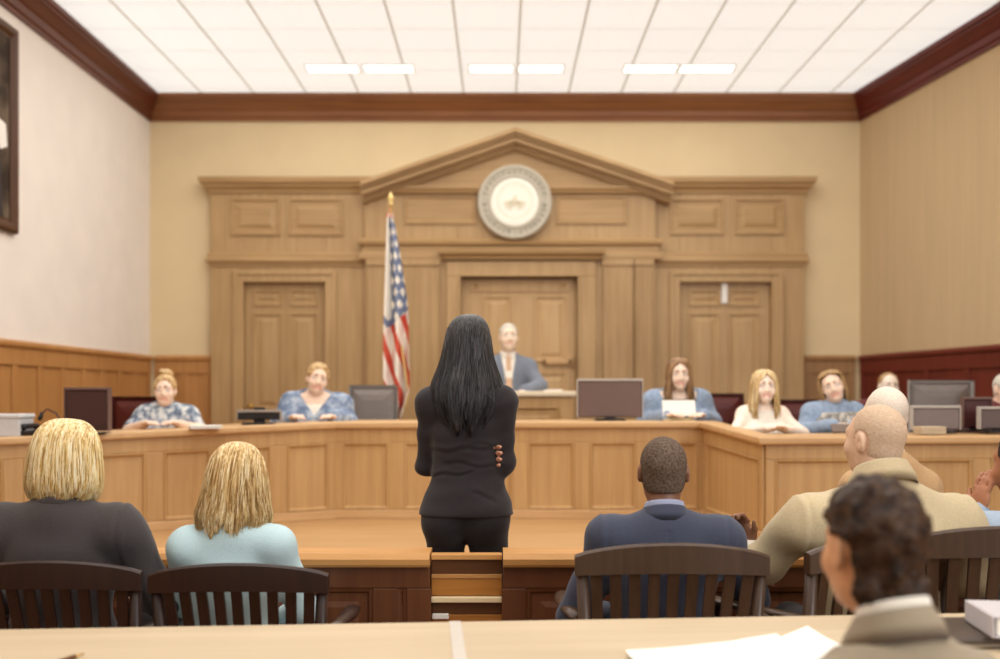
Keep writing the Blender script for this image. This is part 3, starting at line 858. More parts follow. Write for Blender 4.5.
# ------------------------------------------------------------ platforms
path = [(XL+.01,4.95,1.095),(-1.0725,6.5,1.186),(1.3325,6.5,1.19),(1.4575,5.5,1.13),(xr(5.5)-.03,5.5,1.145)]
m = MB(); m.slab([(XL+.04,4.80),(xr(4.8)-.05,4.80),(xr(5.5)-.05,5.56),(1.50,5.56),(1.38,6.56),(-1.09,6.56),(XL+.04,5.03)], 0, DZ)
m.box(-2.9, 3.9, 4.76, 4.80, DZ-.05, DZ)
struct(m.build('trim_8', DAIS, bevel=.006))
m = MB(); m.slab([(XL+.06,5.08),(-1.1,6.60),(1.40,6.60),(1.54,5.60),(xr(5.6)-.06,5.60),(xr(10.2)-.06,10.25),(XL+.06,10.25)], 0, FZ); struct(m.build('trim_9', OAKD))
# ------------------------------------------------------------ the long bench
BN = thing('courtroom_bench', 'long oak panelled bench running across the whole courtroom', 'bench', (0,6.5,DZ))
counts = [8,6,1,5]
for i in range(4):
    p0, p1 = path[i], path[i+1]
    L = math.hypot(p1[0]-p0[0], p1[1]-p0[1]); ang = math.atan2(p1[1]-p0[1], p1[0]-p0[0])
    H = 1.10
    def sh(vs, z0=p0[2]-.04, z1=p1[2]-.04, L=L):
        return [(x,y,DZ+(z-DZ)*((z0+(z1-z0)*x/L)-DZ)/(H-DZ)) for x,y,z in vs]
    def put(m, nm, mt, par, bev=.004):
        m.v = sh(m.v); return m.build(nm, mt, par, bevel=bev)
    n = counts[i]; w = L/n
    zb, zt = DZ+.055, H-.085
    m = MB(); m.box(0, L, 0, .06, DZ, H)
    m.box(0, L, -.018, 0, zt, H); m.box(0, L, -.018, 0, DZ, zb)
    for k in range(n+1):
        x = k*w; m.box(max(0,x-.05), min(L,x+.05), -.018, 0, zb, zt)
    sec = put(m, 'front_section', BEN, BN)
    sec.location = (p0[0], p0[1]-6.5, -DZ); sec.rotation_euler = (0,0,ang)
    for k in range(n):
        m = MB(); m.rect(k*w+.05, (k+1)*w-.05, zb, zt, 0, [(0,.018),(.005,.022),(.014,.018),(.022,.003),(.05,.002)])
        put(m, 'raised_panel', BEN, sec, 0)
    m = MB(); m.box(0, L, -.03, -.018, DZ, DZ+.05); put(m, 'skirting', BENH, sec)
m = MB(); m.sweep(path, [(.045,-.042),(.05,-.03),(.05,-.008),(.042,0),(-.10,0),(-.10,-.042)])
o = m.build('cap_rail', BENH, BN, bevel=.003); o.location = (0,-6.5,-DZ)
def top(poly, zs):
    m = MB(); n = len(poly)
    m.v = [(x,y,z-.035) for (x,y),z in zip(poly,zs)]+[(x,y,z) for (x,y),z in zip(poly,zs)]
    m.f = [list(reversed(range(n))), [n+i for i in range(n)]]+[[i,(i+1)%n,n+(i+1)%n,n+i] for i in range(n)]; m.mi = [0]*len(m.f)
    o = m.build('worktop', BENH, BN); o.location = (0,-6.5,-DZ-.002)
dl = Vector((path[1][0]-path[0][0], path[1][1]-path[0][1])).normalized(); nl = Vector((-dl.y, dl.x))
a, b = Vector(path[0][:2])+nl*.1, Vector(path[1][:2])+nl*.1
top([(a.x+.08,a.y+.05),(b.x,b.y),(b.x+nl.x*.42,b.y+nl.y*.42),(a.x+.08,a.y+.48)], [1.095,1.186,1.186,1.095])
top([(-1.1,6.6),(1.36,6.6),(1.36,7.02),(-1.3,7.02)], [1.187,1.189,1.189,1.187])
top([(1.56,5.6),(xr(5.6)-.06,5.6),(xr(6)-.12,6.02),(1.56,6.02)], [1.13,1.145,1.145,1.13])
# judge's bench and its platform
m = MB(); m.box(-1.3, 1.5, 7.72, 9.6, FZ, .65); struct(m.build('trim_10', OAKD))
J = thing('judge_desk', 'raised oak judge desk with pale top behind the long bench', 'desk', (0.08,7.9,.65))
def jp(m, nm, mt, bev=.005):
    o = m.build(nm, mt, J, bevel=bev); o.location = (-.08,-7.9,-.65); return o
x0, x1 = ax(452,7.9), ax(572,7.9)
m = MB(); m.box(x0, x1, 7.9, 7.95, .65, 1.35); m.box(x0, x0+.05, 7.95, 8.18, .65, 1.35); m.box(x1-.05, x1, 7.95, 8.18, .65, 1.35)
m.box(x0, x1, 7.88, 7.9, 1.27, 1.35); m.box(x0, x0+.10, 7.88, 7.9, .65, 1.27); m.box(x1-.10, x1, 7.88, 7.9, .65, 1.27); jp(m, 'desk_body', BEN)
m = MB(); m.rect(x0+.10, x1-.10, .75, 1.27, 7.9, [(0,.02),(.01,.026),(.03,.006),(.07,.006),(.09,.014)]); jp(m, 'raised_panel', BEN, 0)
m = MB(); m.box(x0-.03, x1+.03, 7.85, 8.30, 1.35, 1.39); jp(m, 'desk_top', plain('pale_top', (232,214,184), .5, noise=.04), .008)
# ------------------------------------------------------------ bar rail and swing gate
def barpart(root, x0, x1, div):
    m = MB(); m.box(x0, x1, 3.66, 3.74, 0, .735); m.box(x0, x1, 3.645, 3.66, .655, .735); m.box(x0, x1, 3.645, 3.66, 0, .10)
    for d in div: m.box(d-.045, d+.045, 3.645, 3.66, .10, .655)
    m.build('bar_panel', BAR, root, bevel=.004)
    dv = sorted(div)
    for a, b in zip(dv[:-1], dv[1:]):
        m = MB(); m.rect(a+.045, b-.045, .10, .655, 3.66, [(0,.015),(.012,.012),(.02,.003),(.05,.003),(.07,.010)]); m.build('raised_panel', BAR, root)
    m = MB(); m.sweep([(x0,3.70),(x1,3.70)], [(.075,.735),(.082,.745),(.085,.765),(.07,.785),(-.07,.785),(-.085,.765),(-.075,.735)]); m.build('bar_cap', BARC, root)
t = thing('bar_rail', 'low walnut bar rail with pale cap left of the gate', 'railing', (0,0,0))
barpart(t, XL+.06, ax(430,3.66), [XL+.11,-3.0,-2.35,-1.7,-1.05,-.42,ax(430,3.66)-.04])
t = thing('bar_rail', 'low walnut bar rail with pale cap right of the gate', 'railing', (0,0,0))
barpart(t, ax(503,3.66), xr(3.7)-.06, [ax(503,3.66)+.04,.72,1.4,2.1,2.8,3.5,4.2])
GX0, GX1 = ax(430,3.66)+.003, ax(503,3.66)-.003
t = thing('swing_gate', 'narrow swing gate of horizontal oak boards in front of the standing woman', 'gate', ((GX0+GX1)/2,3.70,0))
w = (GX1-GX0)/2
GATE = wood('gate_board', (190,128,58), (160,102,44), 'x'); GATED = wood('gate_dark', (112,72,38), (86,52,28), 'x')
for (z0, z1, y0, mt, nm) in ((.755,.775,-.035,BARC,'top_rail'),(.70,.755,-.012,GATED,'board'),(.683,.70,-.016,BARC,'board_edge'),(.62,.683,-.012,GATE,'board'),(.598,.618,-.035,PAPER if 0 else plain('pale_rail',(236,214,172),.5),'ledge'),(.55,.598,-.008,GATED,'board'),(.30,.55,-.012,GATE,'board'),(.06,.30,-.008,GATED,'board')):
    m = MB(); m.box(-w, w, y0, .02, z0, z1); m.build(nm, mt, t, bevel=.003)
m = MB(); m.box(-w+.003, -w+.065, -.028, -.012, .536, .556); m.build('latch_plate', PAPER, t, bevel=.003)
# ------------------------------------------------------------ near table and things on it
T = thing('counsel_table', 'pale maple table across the foreground', 'table', (0,2.385,0), math.radians(4.3))
tz = .765
m = MB(); m.box(-2.3, 1.75, -.25, .25, tz-.04, tz)
m.build('table_top', TAB, T, bevel=.004)
m = MB(); m.box(-2.2, 1.65, -.19, -.17, tz-.13, tz-.04); m.box(-2.2, 1.65, .17, .19, tz-.13, tz-.04); m.build('apron', TAB, T)
for x in (-2.15, -.06, 1.58):
    for y in (-.18, .13):
        m = MB(); m.box(x, x+.055, y, y+.055, 0, tz-.04); m.build('leg', TAB, T, bevel=.004)
m = MB(); m.box(-.115,-.085,-.249,.249,tz,tz+.0015); m.build('seam_strip', plain('pale_strip', (206,196,184), .35), T)
def sheet(x, y, rz, w, h, bend, lb, z=tz+.002, seed=0):
    r = random.Random(seed); m = MB(); n = 14
    vs = []; 
    for i in range(n+1):
        for j in range(n+1):
            u, v = i/n-.5, j/n-.5
            zz = bend*max(0, (v*.8+u*.5)-.05)**1.6*2+.0015*math.sin(9*u+seed)*math.sin(7*v)+.0016
            vs.append((u*w, v*h, zz))
    m.add(vs, [(i*(n+1)+j, (i+1)*(n+1)+j, (i+1)*(n+1)+j+1, i*(n+1)+j+1) for i in range(n) for j in range(n)])
    o = m.build('paper_sheet', PAPER, smooth=True); o.location = (x,y,z); o.rotation_euler = (0,0,rz)
    return tag(o, lb, 'paper', 'loose papers on the near table')
sheet(ax(800,2.29), 2.265, .60, .28, .20, .035, 'white paper sheet with a raised corner beside the curly haired man', seed=1)
sheet(ax(745,2.27), 2.255, .30, .28, .20, .02, 'white paper sheet on the near table in the middle of the spread papers', z=tz+.0055, seed=2)
sheet(ax(700,2.24), 2.20, .12, .30, .21, .02, 'flat white paper sheet on the near table, leftmost of the spread papers', z=tz+.009, seed=3)
t = thing('ring_binder', 'pale grey binder lying on the near table at the right edge', 'binder', (ax(1022,2.42),2.40,tz+.034), -.12)
m = MB(); m.box(-.10,.12,-.09,.09,.002,.042); m.build('page_block', PAPER, t, bevel=.003)
BCV = plain('binder_cover', (196,190,192), .45)
m = MB(); m.box(-.105,.125,-.095,.095,.042,.048); m.box(-.105,.125,-.095,.095,-.004,.002); m.box(-.111,-.105,-.095,.095,-.004,.048); m.build('binder_cover', BCV, t, bevel=.003)
t = thing('leather_folio', 'dark brown leather folio under the grey binder', 'folio', (ax(980,2.40),2.45,tz), .06)
m = MB(); m.box(-.22,.26,-.11,.11,.002,.028); m.build('folio_cover', plain('folio_leather', (74,60,48), .5, noise=.08), t, bevel=.008)
m = MB(); m.box(-.222,.10,-.114,-.108,.006,.012); m.build('zip_edge', plain('folio_edge', (128,112,92), .5), t)
t = thing('fountain_pen', 'dark pen lying on the near table at the left', 'pen', (ax(72,2.26),2.20,tz+.008), 1.25)
m = MB(); m.tube([(-.07,0,0),(-.02,0,0),(.045,0,0)], [.006,.0065,.006], 12); m.build('pen_barrel', plain('pen_brown', (104,66,40), .35), t, smooth=True)
m = MB(); m.tube([(.045,0,0),(.06,0,0),(.075,0,0)], [.005,.003,.001], 12); m.build('pen_tip', BRASS, t, smooth=True)
# ------------------------------------------------------------ slat-back chairs
def make_chair(mat, label):
    t = thing('slat_chair', label, 'chair', (0,0,0), 0, 'slat back chairs at the bar rail')
    def by(z): return -.22-.075*max(0,(z-.45))/.45       # back leans away from the sitter
    W = .27
    m = MB()
    # top rail: a curved, arched board
    n = 20; z0 = .803; vs = []; fs = []
    for i in range(n+1):
        u = -1+2*i/n; x = u*(W+.012); c = -.035*(1-u*u)
        zt = .862+.04*(1-u*u)**.8; zb = z0+.012*(1-u*u)
        for yy, zz in ((-.014,zb),(-.014,zt-.006),(-.006,zt),(.006,zt),(.014,zt-.006),(.014,zb)): vs.append((x, by(.83)+c+yy, zz))
    for i in range(n):
        for j in range(6): fs.append((i*6+j, (i+1)*6+j, (i+1)*6+(j+1)%6, i*6+(j+1)%6))
    fs += [tuple(range(6)), tuple(n*6+j for j in reversed(range(6)))]
    m.add(vs, fs); m.build('top_rail', mat, t)
    for i in range(9):
        u = -1+2*(i+.5)/9; x0, x1 = u*(W-.045), u*(W-.02); c0, c1 = -.022*(1-u*u), -.035*(1-u*u)
        m = MB(); k = 6; vs = []; fs = []
        for j in range(k+1):
            f = j/k; z = .47+.348*f; x = x0+(x1-x0)*f; y = by(z)+c0+(c1-c0)*f+.012*math.sin(PI*f)
            vs += [(x-.0165,y-.006,z),(x+.0165,y-.006,z),(x+.0165,y+.006,z),(x-.0165,y+.006,z)]
        for j in range(k):
            for q in range(4): fs.append((j*4+q, j*4+(q+1)%4, (j+1)*4+(q+1)%4, (j+1)*4+q))
        fs += [(3,2,1,0), (k*4,k*4+1,k*4+2,k*4+3)]
        m.add(vs, fs); m.build('slat', mat, t)
    for s in (-1,1):
        m = MB(); m.tube([(s*.235,-.235,0),(s*.24,-.222,.42),(s*(W-.01),by(.80),.815)], [.020,.022,.018], 10); m.build('back_leg', mat, t, smooth=True)
        m = MB(); m.tube([(s*.235,.20,0),(s*.235,.20,.44),(s*.262,.17,.64)], [.018,.022,.018], 10); m.build('front_leg', mat, t, smooth=True)
        m = MB(); vs = []; fs = []
        pts = [(s*(W+.004),by(.68)+.005,.672),(s*.285,-.10,.664),(s*.292,.08,.652),(s*.285,.22,.648)]
        m.tube(pts, [.022,.026,.030,.028], 10, flat=.45); m.build('arm_rest', mat, t, smooth=True)
        m = MB(); m.tube([(s*.236,-.22,.22),(s*.236,.20,.22)], .011, 8); m.build('stretcher', mat, t, smooth=True)
    m = MB(); m.slab([(-.25,-.225),(.25,-.225),(.262,.05),(.245,.225),(-.245,.225),(-.262,.05)], .415, .45); m.build('seat', mat, t, bevel=.012)
    m = MB(); m.box(-.236,.236,-.012,.012,.21,.235); m.build('cross_stretcher', mat, t, bevel=.004)
    return t
def remat(t, mat):
    def rec(o):
        for c in kids(o):
            if c.type == 'MESH':
                c.data = c.data.copy(); c.data.materials.clear(); c.data.materials.append(mat)
            rec(c)
    rec(t)
ch0 = make_chair(WALN, 'dark slat back chair holding the blonde woman in the charcoal blazer')
ch1 = make_chair(WALN2, 'brown slat back chair holding the man in the navy jacket')
spots = [(ch0, -1.345, 3.27, 0., .965, None),
         (ch0, -.783, 3.27, 0., .955, 'dark slat back chair holding the blonde woman in pale blue'),
         (ch1, .512, 3.27, 0., 1.025, None),
         (ch1, 1.05, 3.30, .40, 1.045, 'brown slat back chair turned aside under the man in the khaki jacket'),
         (ch1, 1.56, 3.30, -.06, 1.075, 'brown slat back chair at the right edge below the seated man with hand on cheek'),
         (ch1, 1.77, 4.34, 0., 1.0, 'brown slat back chair of the pale bald man beyond the khaki jacket'),
         (ch1, .62, 1.56, -.2, 1.0, 'brown slat back chair under the curly haired man in front')]
for src, x, y, rz, k, lb in spots:
    o = src if lb is None else copy_tree(src)
    if lb: o['label'] = lb
    o.location = (x,y,0); o.rotation_euler = (0,0,rz); o.scale = (k if k < 1.05 else 1.05, k if k < 1.05 else 1.0, k)
# ------------------------------------------------------------ leather office chairs behind the bench
def office_chair(label, mat, edge, hb=.72, wb=.46):
    t = thing('office_chair', label, 'chair', (0,0,0), 0, 'leather chairs behind the bench')
    m = MB(); n = 10; z0, z1 = .52, .52+hb
    # cushioned back: rounded, slightly dished slab (sitter faces +Y)
    pts = []
    for i in range(n+1):
        u = i/n
        pts.append(u)
    m.rect(-wb/2, wb/2, z0, z1, -.22, [(.02,-.03),(0,-.01),(0,.03),(.015,.05),(.05,.058),(.08,.06)]); m.rect(-wb/2, wb/2, z0, z1, -.22, [(.02,-.03),(.06,-.045),(.10,-.05)])
    m.build('backrest', mat, t, smooth=False, bevel=.01)
    m = MB(); m.rect(-wb/2-.012, wb/2+.012, z0-.01, z1+.014, -.20, [(0,-.012),(0,.012),(.024,.012),(.024,-.012)], cap=False); m.build('back_trim', edge, t, bevel=.006)
    m = MB(); m.box(-.24,.24,-.22,.24,.40,.50); m.build('seat', mat, t, bevel=.03)
    m = MB(); m.box(-.03,.03,-.29,-.26,.42,.62); m.build('back_bracket', BLKP, t)
    m = MB(); m.tube([(0,0,.08),(0,0,.40)], .028, 12); m.build('pedestal', BLKP, t)
    for s in (-1,1):
        m = MB(); m.tube([(s*.25,-.15,.45),(s*.28,-.12,.66),(s*.28,.12,.68)], .02, 8); m.build('arm_rest', BLKP, t)
    for k in range(5):
        a = 2*PI*k/5; m = MB(); m.tube([(0,0,.085),(.27*math.cos(a),.27*math.sin(a),.055)], [.03,.018], 8); l = m.build('base_leg', BLKP, t)
        m = MB(); m.lathe([(0,-.025),(.025,-.02),(.028,0),(.025,.02),(0,.025)], 12, Matrix.Translation((.27*math.cos(a),.27*math.sin(a),.029)) @ Matrix.Rotation(a,4,'Z') @ Matrix.Rotation(PI/2,4,'X')); m.build('caster', BLKP, l)
    return t
def place(t, x, y, rz, z=FZ, k=(1,1,1)): t.location = (x,y,z); t.rotation_euler = (0,0,rz); t.scale = k
gch = office_chair('grey leather chair left of the flag, behind the long bench', GREY, GREYL, .68, .36)
place(gch, ax(370,7.25), 7.25, PI, k=(.95,1,.975))
g2 = copy_tree(gch); g2['label'] = 'large grey leather chair in front of the dark red wainscot at the right'; place(g2, ax(954,6.75), 6.75, PI, k=(1.19,1,1.0))
mch = office_chair('dark red leather chair beside the dark monitor at the left', DRED, DRED, .60, .40)
place(mch, ax(124,6.55), 6.55, PI-.2, k=(1,1,.97))
m2 = copy_tree(mch); m2['label'] = 'dark red leather chair between the woman in white and the denim jacket'; place(m2, ax(797,6.95), 6.95, PI, k=(1,1,.95))
m3 = copy_tree(mch); m3['label'] = 'dark red leather chair partly hidden right of the woman in denim holding papers'; place(m3, ax(722,7.5), 7.5, PI, k=(1,1,.99))
# ------------------------------------------------------------ monitors seen from behind
def monitor(label, w, h, mat, edge, x, y, z, rz=0., foot=.06):
    t = thing('computer_monitor', label, 'monitor', (x,y,z), rz, 'computer monitors on the bench')
    m = MB(); m.rect(-w/2, w/2, foot, foot+h, 0, [(0,-.03),(0,.0),(.008,.008),(.02,.008)]); m.rect(-w/2,w/2,foot,foot+h,0,[(0,-.03),(.012,-.03),(.014,-.026)]); m.build('screen_housing', mat, t)
    m = MB(); m.box(-w/2-.006, w/2+.006, -.014, .034, foot+h-.002, foot+h+.014); m.build('top_edge', edge, t, bevel=.003)
    m = MB(); m.box(-w/2-.006, -w/2, -.012, .032, foot, foot+h); m.build('side_edge', edge, t)
    m = MB(); m.box(w/2, w/2+.006, -.012, .032, foot, foot+h); m.build('side_edge', edge, t)
    m = MB(); m.box(-.035,.035,.005,.03,.01,foot+.08); m.build('stand_neck', BLKP, t)
    m = MB(); m.box(-.10,.10,-.06,.09,0,.012); m.build('stand_foot', BLKP, t, bevel=.004)
    return t
monitor('dark brown monitor standing at the left end of the bench', .255, .235, BRZ, plain('screen_edge_dark',(108,84,76),.4), ax(87,5.72), 5.72, 1.135, -.1, .02)
monitor('wide brown grey monitor on the bench right of the judge desk', .43, .245, plain('screen_brown',(108,86,78),.4), GREYL, ax(610,6.72), 6.72, 1.19, 0, .02)
monitor('low grey monitor standing before the large grey chair', .27, .125, plain('screen_grey',(122,108,104),.4), GREYL, ax(936,5.8), 5.8, 1.14, 0, .02)
monitor('dark maroon monitor between the two low grey monitors', .16, .17, plain('screen_maroon',(74,40,40),.4), plain('screen_edge_dark',(108,84,76),.4), ax(977,5.92), 5.92, 1.145, 0, .02)
monitor('low dark grey monitor at the right edge of the bench', .24, .115, plain('screen_grey2',(98,84,82),.4), GREYL, ax(1001,5.75), 5.75, 1.145, 0, .02)
monitor('low black monitor with pale top left of the leaning juror', .27, .05, BLKP, plain('grey_strip',(150,140,130),.5), ax(259,6.45), 6.45, 1.17, .05, .03)
# microphone
t = thing('gooseneck_microphone', 'thin gooseneck microphone bending left beside the dark monitor', 'microphone', (ax(63,5.72),5.72,1.13))
m = MB(); m.lathe([(0,0),(.045,0),(.045,.012),(.02,.02),(0,.022)], 20); m.build('microphone_base', BLKP, t)
m = MB(); m.tube([(0,0,.02),(-.01,0,.08),(-.04,0,.125),(-.09,0,.15),(-.12,0,.125)], .005, 8); m.build('gooseneck', BRZ, t, smooth=True)
m = MB(); m.tube([(-.118,0,.132),(-.13,0,.10),(-.135,0,.085)], [.008,.013,.009], 10); m.build('microphone_head', BLKP, t, smooth=True)
# left end of the bench
t = thing('document_box', 'pale grey document box at the far left end of the bench', 'box', (ax(2,5.6),5.68,1.125))
m = MB(); m.box(-.10,.10,-.09,.09,0,.105); m.build('box_body', plain('box_grey',(196,196,198),.6), t, bevel=.006)
m = MB(); m.box(-.106,.106,-.096,.096,.105,.128); m.build('box_lid', plain('box_lid',(210,210,212),.6), t, bevel=.006)
t = thing('desk_telephone', 'black desk telephone beside the pale grey box', 'telephone', (ax(32,5.62),5.70,1.128))
m = MB(); m.prism([(-.08,0),(.08,0),(.08,.035),(-.08,.03)], -.09, .09); m.build('telephone_base', BLKP, t, bevel=.004)
m = MB(); m.tube([(-.05,-.085,.05),(-.05,-.05,.058),(-.05,.05,.058),(-.05,.085,.05)], [.02,.014,.014,.02], 10); m.build('handset', BLKP, t, smooth=True)
def stack(label, x, y, z, w, d, h, rz=0, mat=PAPER, nm='paper_stack', grp=None):
    m = MB(); n = max(3, int(h/.004)); r = random.Random(int(x*1000))
    for i in range(n):
        dx, dy = r.uniform(-.004,.004), r.uniform(-.004,.004); m.box(-w/2+dx, w/2+dx, -d/2+dy, d/2+dy, h*i/n, h*(i+.9)/n)
    o = m.build(nm, mat); o.location = (x,y,z); o.rotation_euler = (0,0,rz); return tag(o, label, 'papers', grp)
stack('stack of white papers beside the woman in the patterned blouse', ax(205,6.02), 6.02, 1.16, .18, .15, .018, .4)
stack('white papers at the right side of the judge desk top', ax(553,8.05), 8.05, 1.39, .12, .14, .014, .2)
stack('pale papers lying beside the low grey monitor', ax(925,5.70), 5.64, 1.143, .14, .10, .04, .05, plain('buff_paper',(206,188,160),.8))
stack('beige folder under the hands of the woman in denim holding papers', ax(676,6.75), 6.72, 1.19, .20, .16, .012, .1, plain('folder_beige',(214,196,150),.8))
# ------------------------------------------------------------ flag
F = thing('flag_on_pole', 'American flag hanging from a pole with gold finial behind the bench', 'flag', (ax(392,7.62),7.62,FZ))
GOLD = plain('gold', (226,196,128), .35, metal=.3)
zp = az(206,7.62)-FZ
m = MB(); m.lathe([(0,0),(.17,0),(.17,.03),(.13,.05),(.04,.07),(.03,.12),(0,.12)], 28); m.build('flag_base', BRASS, F)
m = MB(); m.tube([(0,0,.1),(-.01,0,zp)], .014, 12); m.build('pole', wood('pole_wood',(176,128,72),(150,104,56),'z'), F, smooth=True)
m = MB(); m.lathe([(0,0),(.016,0),(.022,.012),(.012,.025),(.022,.045),(.024,.06),(.014,.085),(0,.11)], 16, Matrix.Translation((-.01,0,zp))); m.build('finial', GOLD, F, smooth=True)
nu, nv = 60, 150; V = []; MI = []; FF = []
ztop = az(216,7.62)-FZ; zbot = az(419,7.62)-FZ
rs = random.Random(8); stars = set()
for i in range(nv+1):
    v = i/nv
    xl = -.028+.0*v - .025*min(1,v*1.6)+.035*max(0,v-.80)/.2*1.6; xr_ = .012+.10*min(1,v*2.2)**.8+.045*v
    if v > .86: xr_ -= .08*(v-.86)/.14
    for j in range(nu+1):
        u = j/nu; x = xl+(xr_-xl)*u
        amp = .014+.045*v
        y = -.095-amp*math.sin(u*4.2*PI+1.2*v)-.02*math.sin(u*9+v*5)
        V.append((x, y, ztop+(zbot-ztop)*v+.05*v*(u-.4)**2-(.03*math.sin(u*7) if v > .95 else 0)))
for i in range(nv):
    for j in range(nu):
        a = i*(nu+1)+j; FF.append((a, a+1, a+nu+2, a+nu+1))
        u, v = (j+.5)/nu, (i+.5)/nv
        if v < .57-.10*u and v > .02:
            cu = (u*3.0+.5*(int(v*17)%2)) % 1; cv = (v*17) % 1
            MI.append(2 if abs(cu-.5)+abs(cv-.5) < .40 or (u < .28 and v < .5) else 1)
        else:
            s = (u-2.35*v)*1.9
            MI.append(0 if (s % 1) < .42 else 2)
FR_ = plain('flag_red', (206,84,62), .8); FB_ = plain('flag_blue', (120,132,160), .8); FW_ = plain('flag_white', (240,232,218), .8)
np_mesh('flag_cloth', np.array(V), np.array(FF), [FR_,FB_,FW_], MI, F)
m = MB(); m.tube([(.085,-.12,zbot+.55),(.135,-.12,zbot+.2),(.12,-.12,zbot+.12),(.05,-.10,zbot+.0)], .008, 6); m.build('flag_fringe', GOLD, F)
# ------------------------------------------------------------ the cast
def cloth(nm, col, noise=.10, ns=220, rough=.85, sheen=.15, bump=.15): return plain(nm, col, rough, spec=.2, noise=noise, nscale=ns, sheen=sheen, bump=bump)
BLACKS = cloth('suit_black', (40,35,37), .12, 260); CHAR = cloth('suit_charcoal', (66,60,60)); NAVY = cloth('suit_navy', (62,66,82))
AQUA = cloth('knit_aqua', (182,206,210), .05); KHAKI = cloth('suit_khaki', (188,170,136)); TAUPE = cloth('suit_taupe', (150,136,114))
DARKP = cloth('trouser_dark', (40,36,38)); JEAN = cloth('trouser_blue', (70,78,98)); SHIRTW = cloth('shirt_white', (232,224,210), .03)
BLUEG = cloth('shirt_bluegrey', (150,164,180)); DENIM = cloth('denim', (140,156,178), .18, 40); GREYS = cloth('suit_grey', (116,122,134)); MARO = cloth('cloth_maroon', (96,40,40))
PAT1 = blotch('blouse_pattern', [(92,104,122),(150,160,172),(206,206,204)], 26)
PAT2 = blotch('sweater_pattern', [(104,120,146),(138,152,174),(176,186,198)], 16)
PLAID = blotch('plaid_grey', [(120,116,112),(160,154,146),(196,188,176)], 22, stretch=(2,2,.6))
BLK = [hairmat('hair_black_a', (34,30,31), (14,12,13), .32, .55), hairmat('hair_black_b', (66,60,61), (26,22,23), .34, .6), hairmat('hair_black_c', (22,19,20), (10,9,9), .3, .5)]  # greyer second tone paints sheen streaks into the black hair
BLN = [hairmat('hair_blonde_a', (246,228,176), (206,168,98), .42, .4), hairmat('hair_blonde_b', (218,182,108), (154,114,50), .42, .4), hairmat('hair_blonde_c', (250,240,208), (228,200,140), .42, .4)]
BLN2 = [hairmat('hair_honey_a', (228,200,142), (178,136,76), .45, .35), hairmat('hair_honey_b', (190,150,90), (134,96,48), .45, .35), hairmat('hair_honey_c', (246,230,190), (220,186,126), .45, .35)]
BRN = [hairmat('hair_brown_a', (186,148,106), (136,98,64), .45, .4), hairmat('hair_brown_b', (156,118,80), (108,76,50), .45, .4)]
ASH = [hairmat('hair_ash_a', (214,184,134), (166,128,80), .5, .35), hairmat('hair_ash_b', (188,150,100), (136,98,60), .5, .35)]
WHITEH = hairmat('hair_white', (226,220,208), (178,168,152), .5, .3)

# --- standing woman with folded arms
w = person('woman with long black hair standing with folded arms in a black suit', ax(467,4.05), 4.05, az(316,4.05), 0, math.radians(-4), 'stand', fem=True, sh=.150,
    bulk=.88, waist=1.04, hip=.97, shz=.018, head=(.06,-.08,.0), EL=(-.178,.055,.155), WL=(.088,.112,.185), ER=(.152,.010,.165), WR=(-.07,.20,.21),
    HL=dict(d=(.045,-.19,.014), n=(1,.3,0), side=(0,.2,1), s=1.22, curl=.10), HR=dict(d=(-.12,.03,.06), n=(0,-1,0), side=(0,.2,1)), skin=(206,150,122), h=.0055, arm_r=.90)
j = jacket(w, 'blazer', BLACKS, .0055, .012, hem=-.045, slope=-.30, seed=11, amp=.0035, skirt=.004, freq=34, stretch=(.5,.5,1.9), crease=((.225,.06,.006,.009,-.15,.15),(.165,-.10,.005,.008,-.10,.16),(.13,.12,.005,.008,-.15,.05),(.255,-.2,.004,.010,.0,.15),(.06,-.3,.004,.010,.02,.14)))
trousers(w, DARKP, .008, .008, 4, .0025)
band(w, 'blazer_collar', BLACKS, .062, .062, .485, .525, .020, cy=-.012, tilt=.35)
loft_hair(w, [(.127,.004,.004,-.012),(.122,.040,.050,-.012),(.104,.066,.086,-.012),(.070,.086,.108,-.012),(.020,.098,.117,-.012),(-.040,.106,.114,-.012),(-.095,.122,.112,-.016),
              (-.150,.142,.118,-.024),(-.200,.154,.124,-.030),(-.245,.146,.126,-.032),(-.290,.118,.124,-.034),(-.335,.082,.118,-.036)],
          BLK, nstr=1300, seed=3, phimax=1.95, rad=.0010, zjit=.045, wave=.005, part=.012)

# --- two blonde women seated at the left
b1 = person('blonde woman with a straight bob in a charcoal blazer', ax(62,3.20), 3.20, az(421,3.20)-.005, 0, .05, fem=True, sh=.195, bulk=1.04, shz=.035, head=(-.10,-.04,.04),
    ER=(.325,.05,.165), WR=(.20,.28,.14), EL=(-.30,.04,.17), skin=(222,176,148), h=.007)
jacket(b1, 'blazer', CHAR, .0065, .017, hem=-.09, seams=.205, seed=21, amp=.004)
trousers(b1, DARKP)
band(b1, 'blazer_collar', CHAR, .066, .064, .490, .532, .022)
loft_hair(b1, [(.132,.004,.004,-.012),(.127,.044,.052,-.012),(.108,.076,.088,-.012),(.072,.100,.112,-.012),(.022,.112,.122,-.012),(-.03,.118,.122,-.012),(-.075,.122,.118,-.012),(-.110,.118,.108,-.012),(-.132,.104,.094,-.012)],
          BLN, nstr=1500, seed=5, phimax=2.05, rad=.0008, zjit=.012, wave=.004)
b2 = person('blonde woman with wavy shoulder length hair in a pale blue top', ax(234,3.22), 3.22, az(444,3.22)-.005, 0, -.05, fem=True, sh=.158, bulk=.92, shz=.02, head=(.10,-.03,.05),
    ER=(.235,.06,.18), EL=(-.235,.06,.18), skin=(226,182,154), h=.007)
jacket(b2, 'pale_blue_top', AQUA, .0075, .014, hem=-.09, seed=22, amp=.0035)
trousers(b2, JEAN)
band(b2, 'neckband', AQUA, .060, .060, .490, .520, .016)
